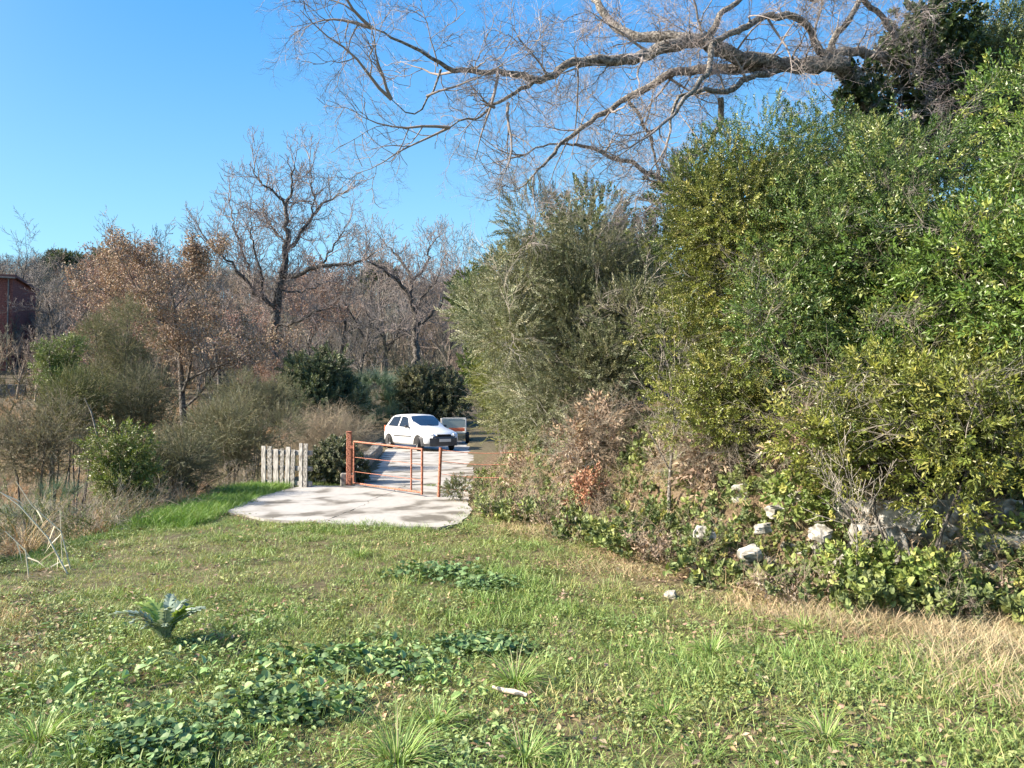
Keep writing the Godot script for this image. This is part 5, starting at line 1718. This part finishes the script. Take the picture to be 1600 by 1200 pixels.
# ---------------------------------------------------------------- single plants and bits on the lawn
func build_details() -> void:
	var gcol := Color(0.2, 0.3, 0.075)
	# grass tufts: px, py of the foot, blade length, label
	var T := [[805, 1065, 0.34, "large arching grass tuft in the middle foreground"], [1110, 1020, 0.28, "green grass tuft right of centre with shadow to its right"], [620, 1190, 0.36, "wide grass tuft at the bottom edge, left of centre"], [820, 1180, 0.24, "grass tuft at the bottom edge below the fallen stick"], [680, 1130, 0.26, "grass tuft left of the fallen stick"], [1290, 1155, 0.24, "small grass tuft low on the right near bottom edge"], [60, 1165, 0.28, "yellow-green grass tuft in the bottom left corner"], [560, 870, 0.26, "distant grass tuft near the slab's front edge"], [1255, 985, 0.2, "grass tuft in front of the brambles on the right"], [310, 815, 0.34, "bright grass mound at the lawn edge left of slab"], [1040, 1110, 0.18, "short grass tuft right of the fallen stick"]]
	var s := 1400
	for q in T:
		s += 1
		var d: float = EYE * F / (q[1] - 640.0)
		var p := at(q[0], q[1], d)
		p = gy(p.x, p.z)
		var o := thing("grass_tuft", q[3], "grass tuft", p, "grass tufts on the lawn")
		part("green_blades", tuft_mesh(s, 240, q[2], 0.007, 1.3, gcol, 0.05), M.grass, o).set_meta("kind", "stuff")
		part("dead_blades", tuft_mesh(s + 50, 60, q[2] * 0.8, 0.006, 1.6, Color(0.42, 0.36, 0.22), 0.5), M.dry, o).set_meta("kind", "stuff")
	# grass bank at the left edge of the slab: tall lush grass
	R.seed = 1450
	var lush := grass_patch(1451, 70, 0.16, 0.12, 0.3, 0.007, 0.1, 0.7)
	var xf := []
	var cl := []
	for i in 520:
		var t := R.randf()
		var a := Vector2(-4.55, -10.6).lerp(Vector2(-4.7, -15.9), t)
		var q := a + Vector2(rr(-0.9, 0.15), rr(-0.3, 0.3))
		if in_slab(q.x, q.y, 0.03): continue
		xf.append(Transform3D(Basis(Vector3.UP, rr(0, TAU)).scaled(Vector3.ONE * rr(0.7, 1.2)), gy(q.x, q.y)))
		cl.append(jit(mixc(Color(0.17, 0.28, 0.05), Color(0.24, 0.33, 0.08), R.randf()), 0.2))
	multi("bank_grass", lush, M.grass, xf, cl, self)
	tag(get_child(get_child_count() - 1), "lush bright green grass along the left side of the slab", "grass", "", "stuff")
	# thistle-like plant
	var d0 := EYE * F / (1005.0 - 640.0)
	var tp := at(258, 1005, d0)
	tp = gy(tp.x, tp.z)
	var th := thing("thistle_plant", "tall blue-green thistle plant with big arching leaves on left lawn", "plant", tp)
	R.seed = 1460
	for i in 15:
		var a := i * 2.4 + rr(-0.3, 0.3)
		var out := Vector3(cos(a), 0, sin(a))
		var b := MB.new()
		var pts := []
		var p := Vector3(0, 0, 0)
		var dd := (Vector3.UP * rr(1.6, 3.5) + out * 0.7).normalized()
		var nn := 12
		var ln := rr(0.026, 0.04)
		for k in nn + 1:
			pts.append(p)
			p += dd * ln
			dd = (dd + Vector3(0, -0.06 - 0.012 * k, 0) + out * 0.05).normalized()
		var side := out.cross(Vector3.UP).rotated(out, rr(-0.3, 0.3))
		var lc := mixc(Color(0.2, 0.26, 0.19), Color(0.34, 0.4, 0.32), R.randf()) if i % 4 else Color(0.24, 0.34, 0.08)
		b.tube(PackedVector3Array([pts[0], pts[5], pts[nn]]), PackedFloat32Array([0.006, 0.004, 0.001]), 4, Color(0.3, 0.36, 0.24))
		for k in range(2, nn):
			for sg in [-1.0, 1.0]:
				var w: float = rr(0.04, 0.07) * sin(PI * (k - 0.5) / nn)
				var tipp: Vector3 = pts[k] + side * sg * w + (pts[k + 1] - pts[k]) * 1.1 + Vector3(0, rr(-0.4, 0.25) * w, 0)
				b.tri(pts[k - 1], tipp, pts[k + 1], jit(lc, 0.15))
				b.tri(pts[k - 1].lerp(pts[k], 0.5), tipp.lerp(pts[k], 0.3) + Vector3(0, w * 0.3, 0) , pts[k + 1], jit(lc, 0.15))
		part("leaf", b.commit(), M.leaf_matt, th)
	# dark mallow patches
	for q in [[690, 895, 0.5, 0.3, "dark green mallow clump in mid lawn, farthest from camera"], [755, 915, 0.3, 0.2, "small dark mallow clump just right of the farthest one"], [740, 1005, 0.35, 0.18, "dark mallow clump beyond the large arching tuft"], [545, 1035, 0.55, 0.25, "widest dark mallow clump left of the large arching tuft"], [440, 1105, 0.4, 0.22, "dark mallow clump among the front left weeds"], [235, 1170, 0.35, 0.2, "brown-centred leafy clump near the bottom left corner"]]:
		s += 1
		R.seed = s
		var d: float = EYE * F / (q[1] - 640.0)
		var c := at(q[0], q[1], d)
		c = gy(c.x, c.z)
		var o := thing("mallow_plant", q[4], "plant", c, "mallow clumps on the lawn")
		var xs := []
		var cs := []
		for i in 26:
			var a := rr(0, TAU)
			var r: float = R.randf_range(0.1, 1.25)
			var t := Transform3D(Basis(Vector3.UP, rr(0, TAU)).scaled(Vector3.ONE * rr(0.7, 1.3)), Vector3(cos(a) * r * q[2] * 0.8, rr(0, 0.05), sin(a) * r * q[3]))
			var w := t.origin + c
			t.origin.y = height(w.x, w.z) - c.y + rr(0, 0.025)
			xs.append(t)
			cs.append(jit(mixc(Color(0.08, 0.15, 0.05), Color(0.2, 0.29, 0.12), R.randf()), 0.2))
		multi("foliage", weed_patch(s, 16, 0.15, 0.05, 0.046, 0.08), M.leaf_matt, xs, cs, o)
	# fallen stick
	var sd0 := EYE * F / (1088.0 - 640.0)
	var sp := at(795, 1088, sd0)
	sp = gy(sp.x, sp.z) + Vector3(0, 0.03, 0)
	var st := thing("fallen_stick", "short pale broken stick lying in the middle foreground", "stick", sp)
	var b := MB.new()
	b.smooth = true
	b.tube(PackedVector3Array([Vector3(-0.09, 0.02, -0.05), Vector3(-0.03, 0.015, -0.01), Vector3(0.03, 0.015, 0.015), Vector3(0.1, 0.01, 0.05)]), PackedFloat32Array([0.008, 0.014, 0.016, 0.011]), 7, Color.WHITE, true)
	part("wood", b.commit(), twig_tint(Color(0.5, 0.42, 0.33)), st)
	# small bush on the drive's right edge beyond the gate
	R.seed = 1480
	var bp := gy(-0.95, -13.3)
	bp.y = 0.03
	var o := thing("small_bush", "small green weed bush on the slab by the gate's open end", "bush", bp)
	var lb := lobes(Vector3(0, 0.2, 0), Vector3(0.16, 0.12, 0.12), 6, 0.1, 0.16)
	stems(o, lb, 4, 0.006, M.bark, 0.05)
	foliage(o, lb, S.small, M.leaf_matt, 130, 0.5, 0.8, Color(0.07, 0.1, 0.03), Color(0.16, 0.2, 0.07), Color(0.3, 0.22, 0.13), 0.6, 0.3, false)
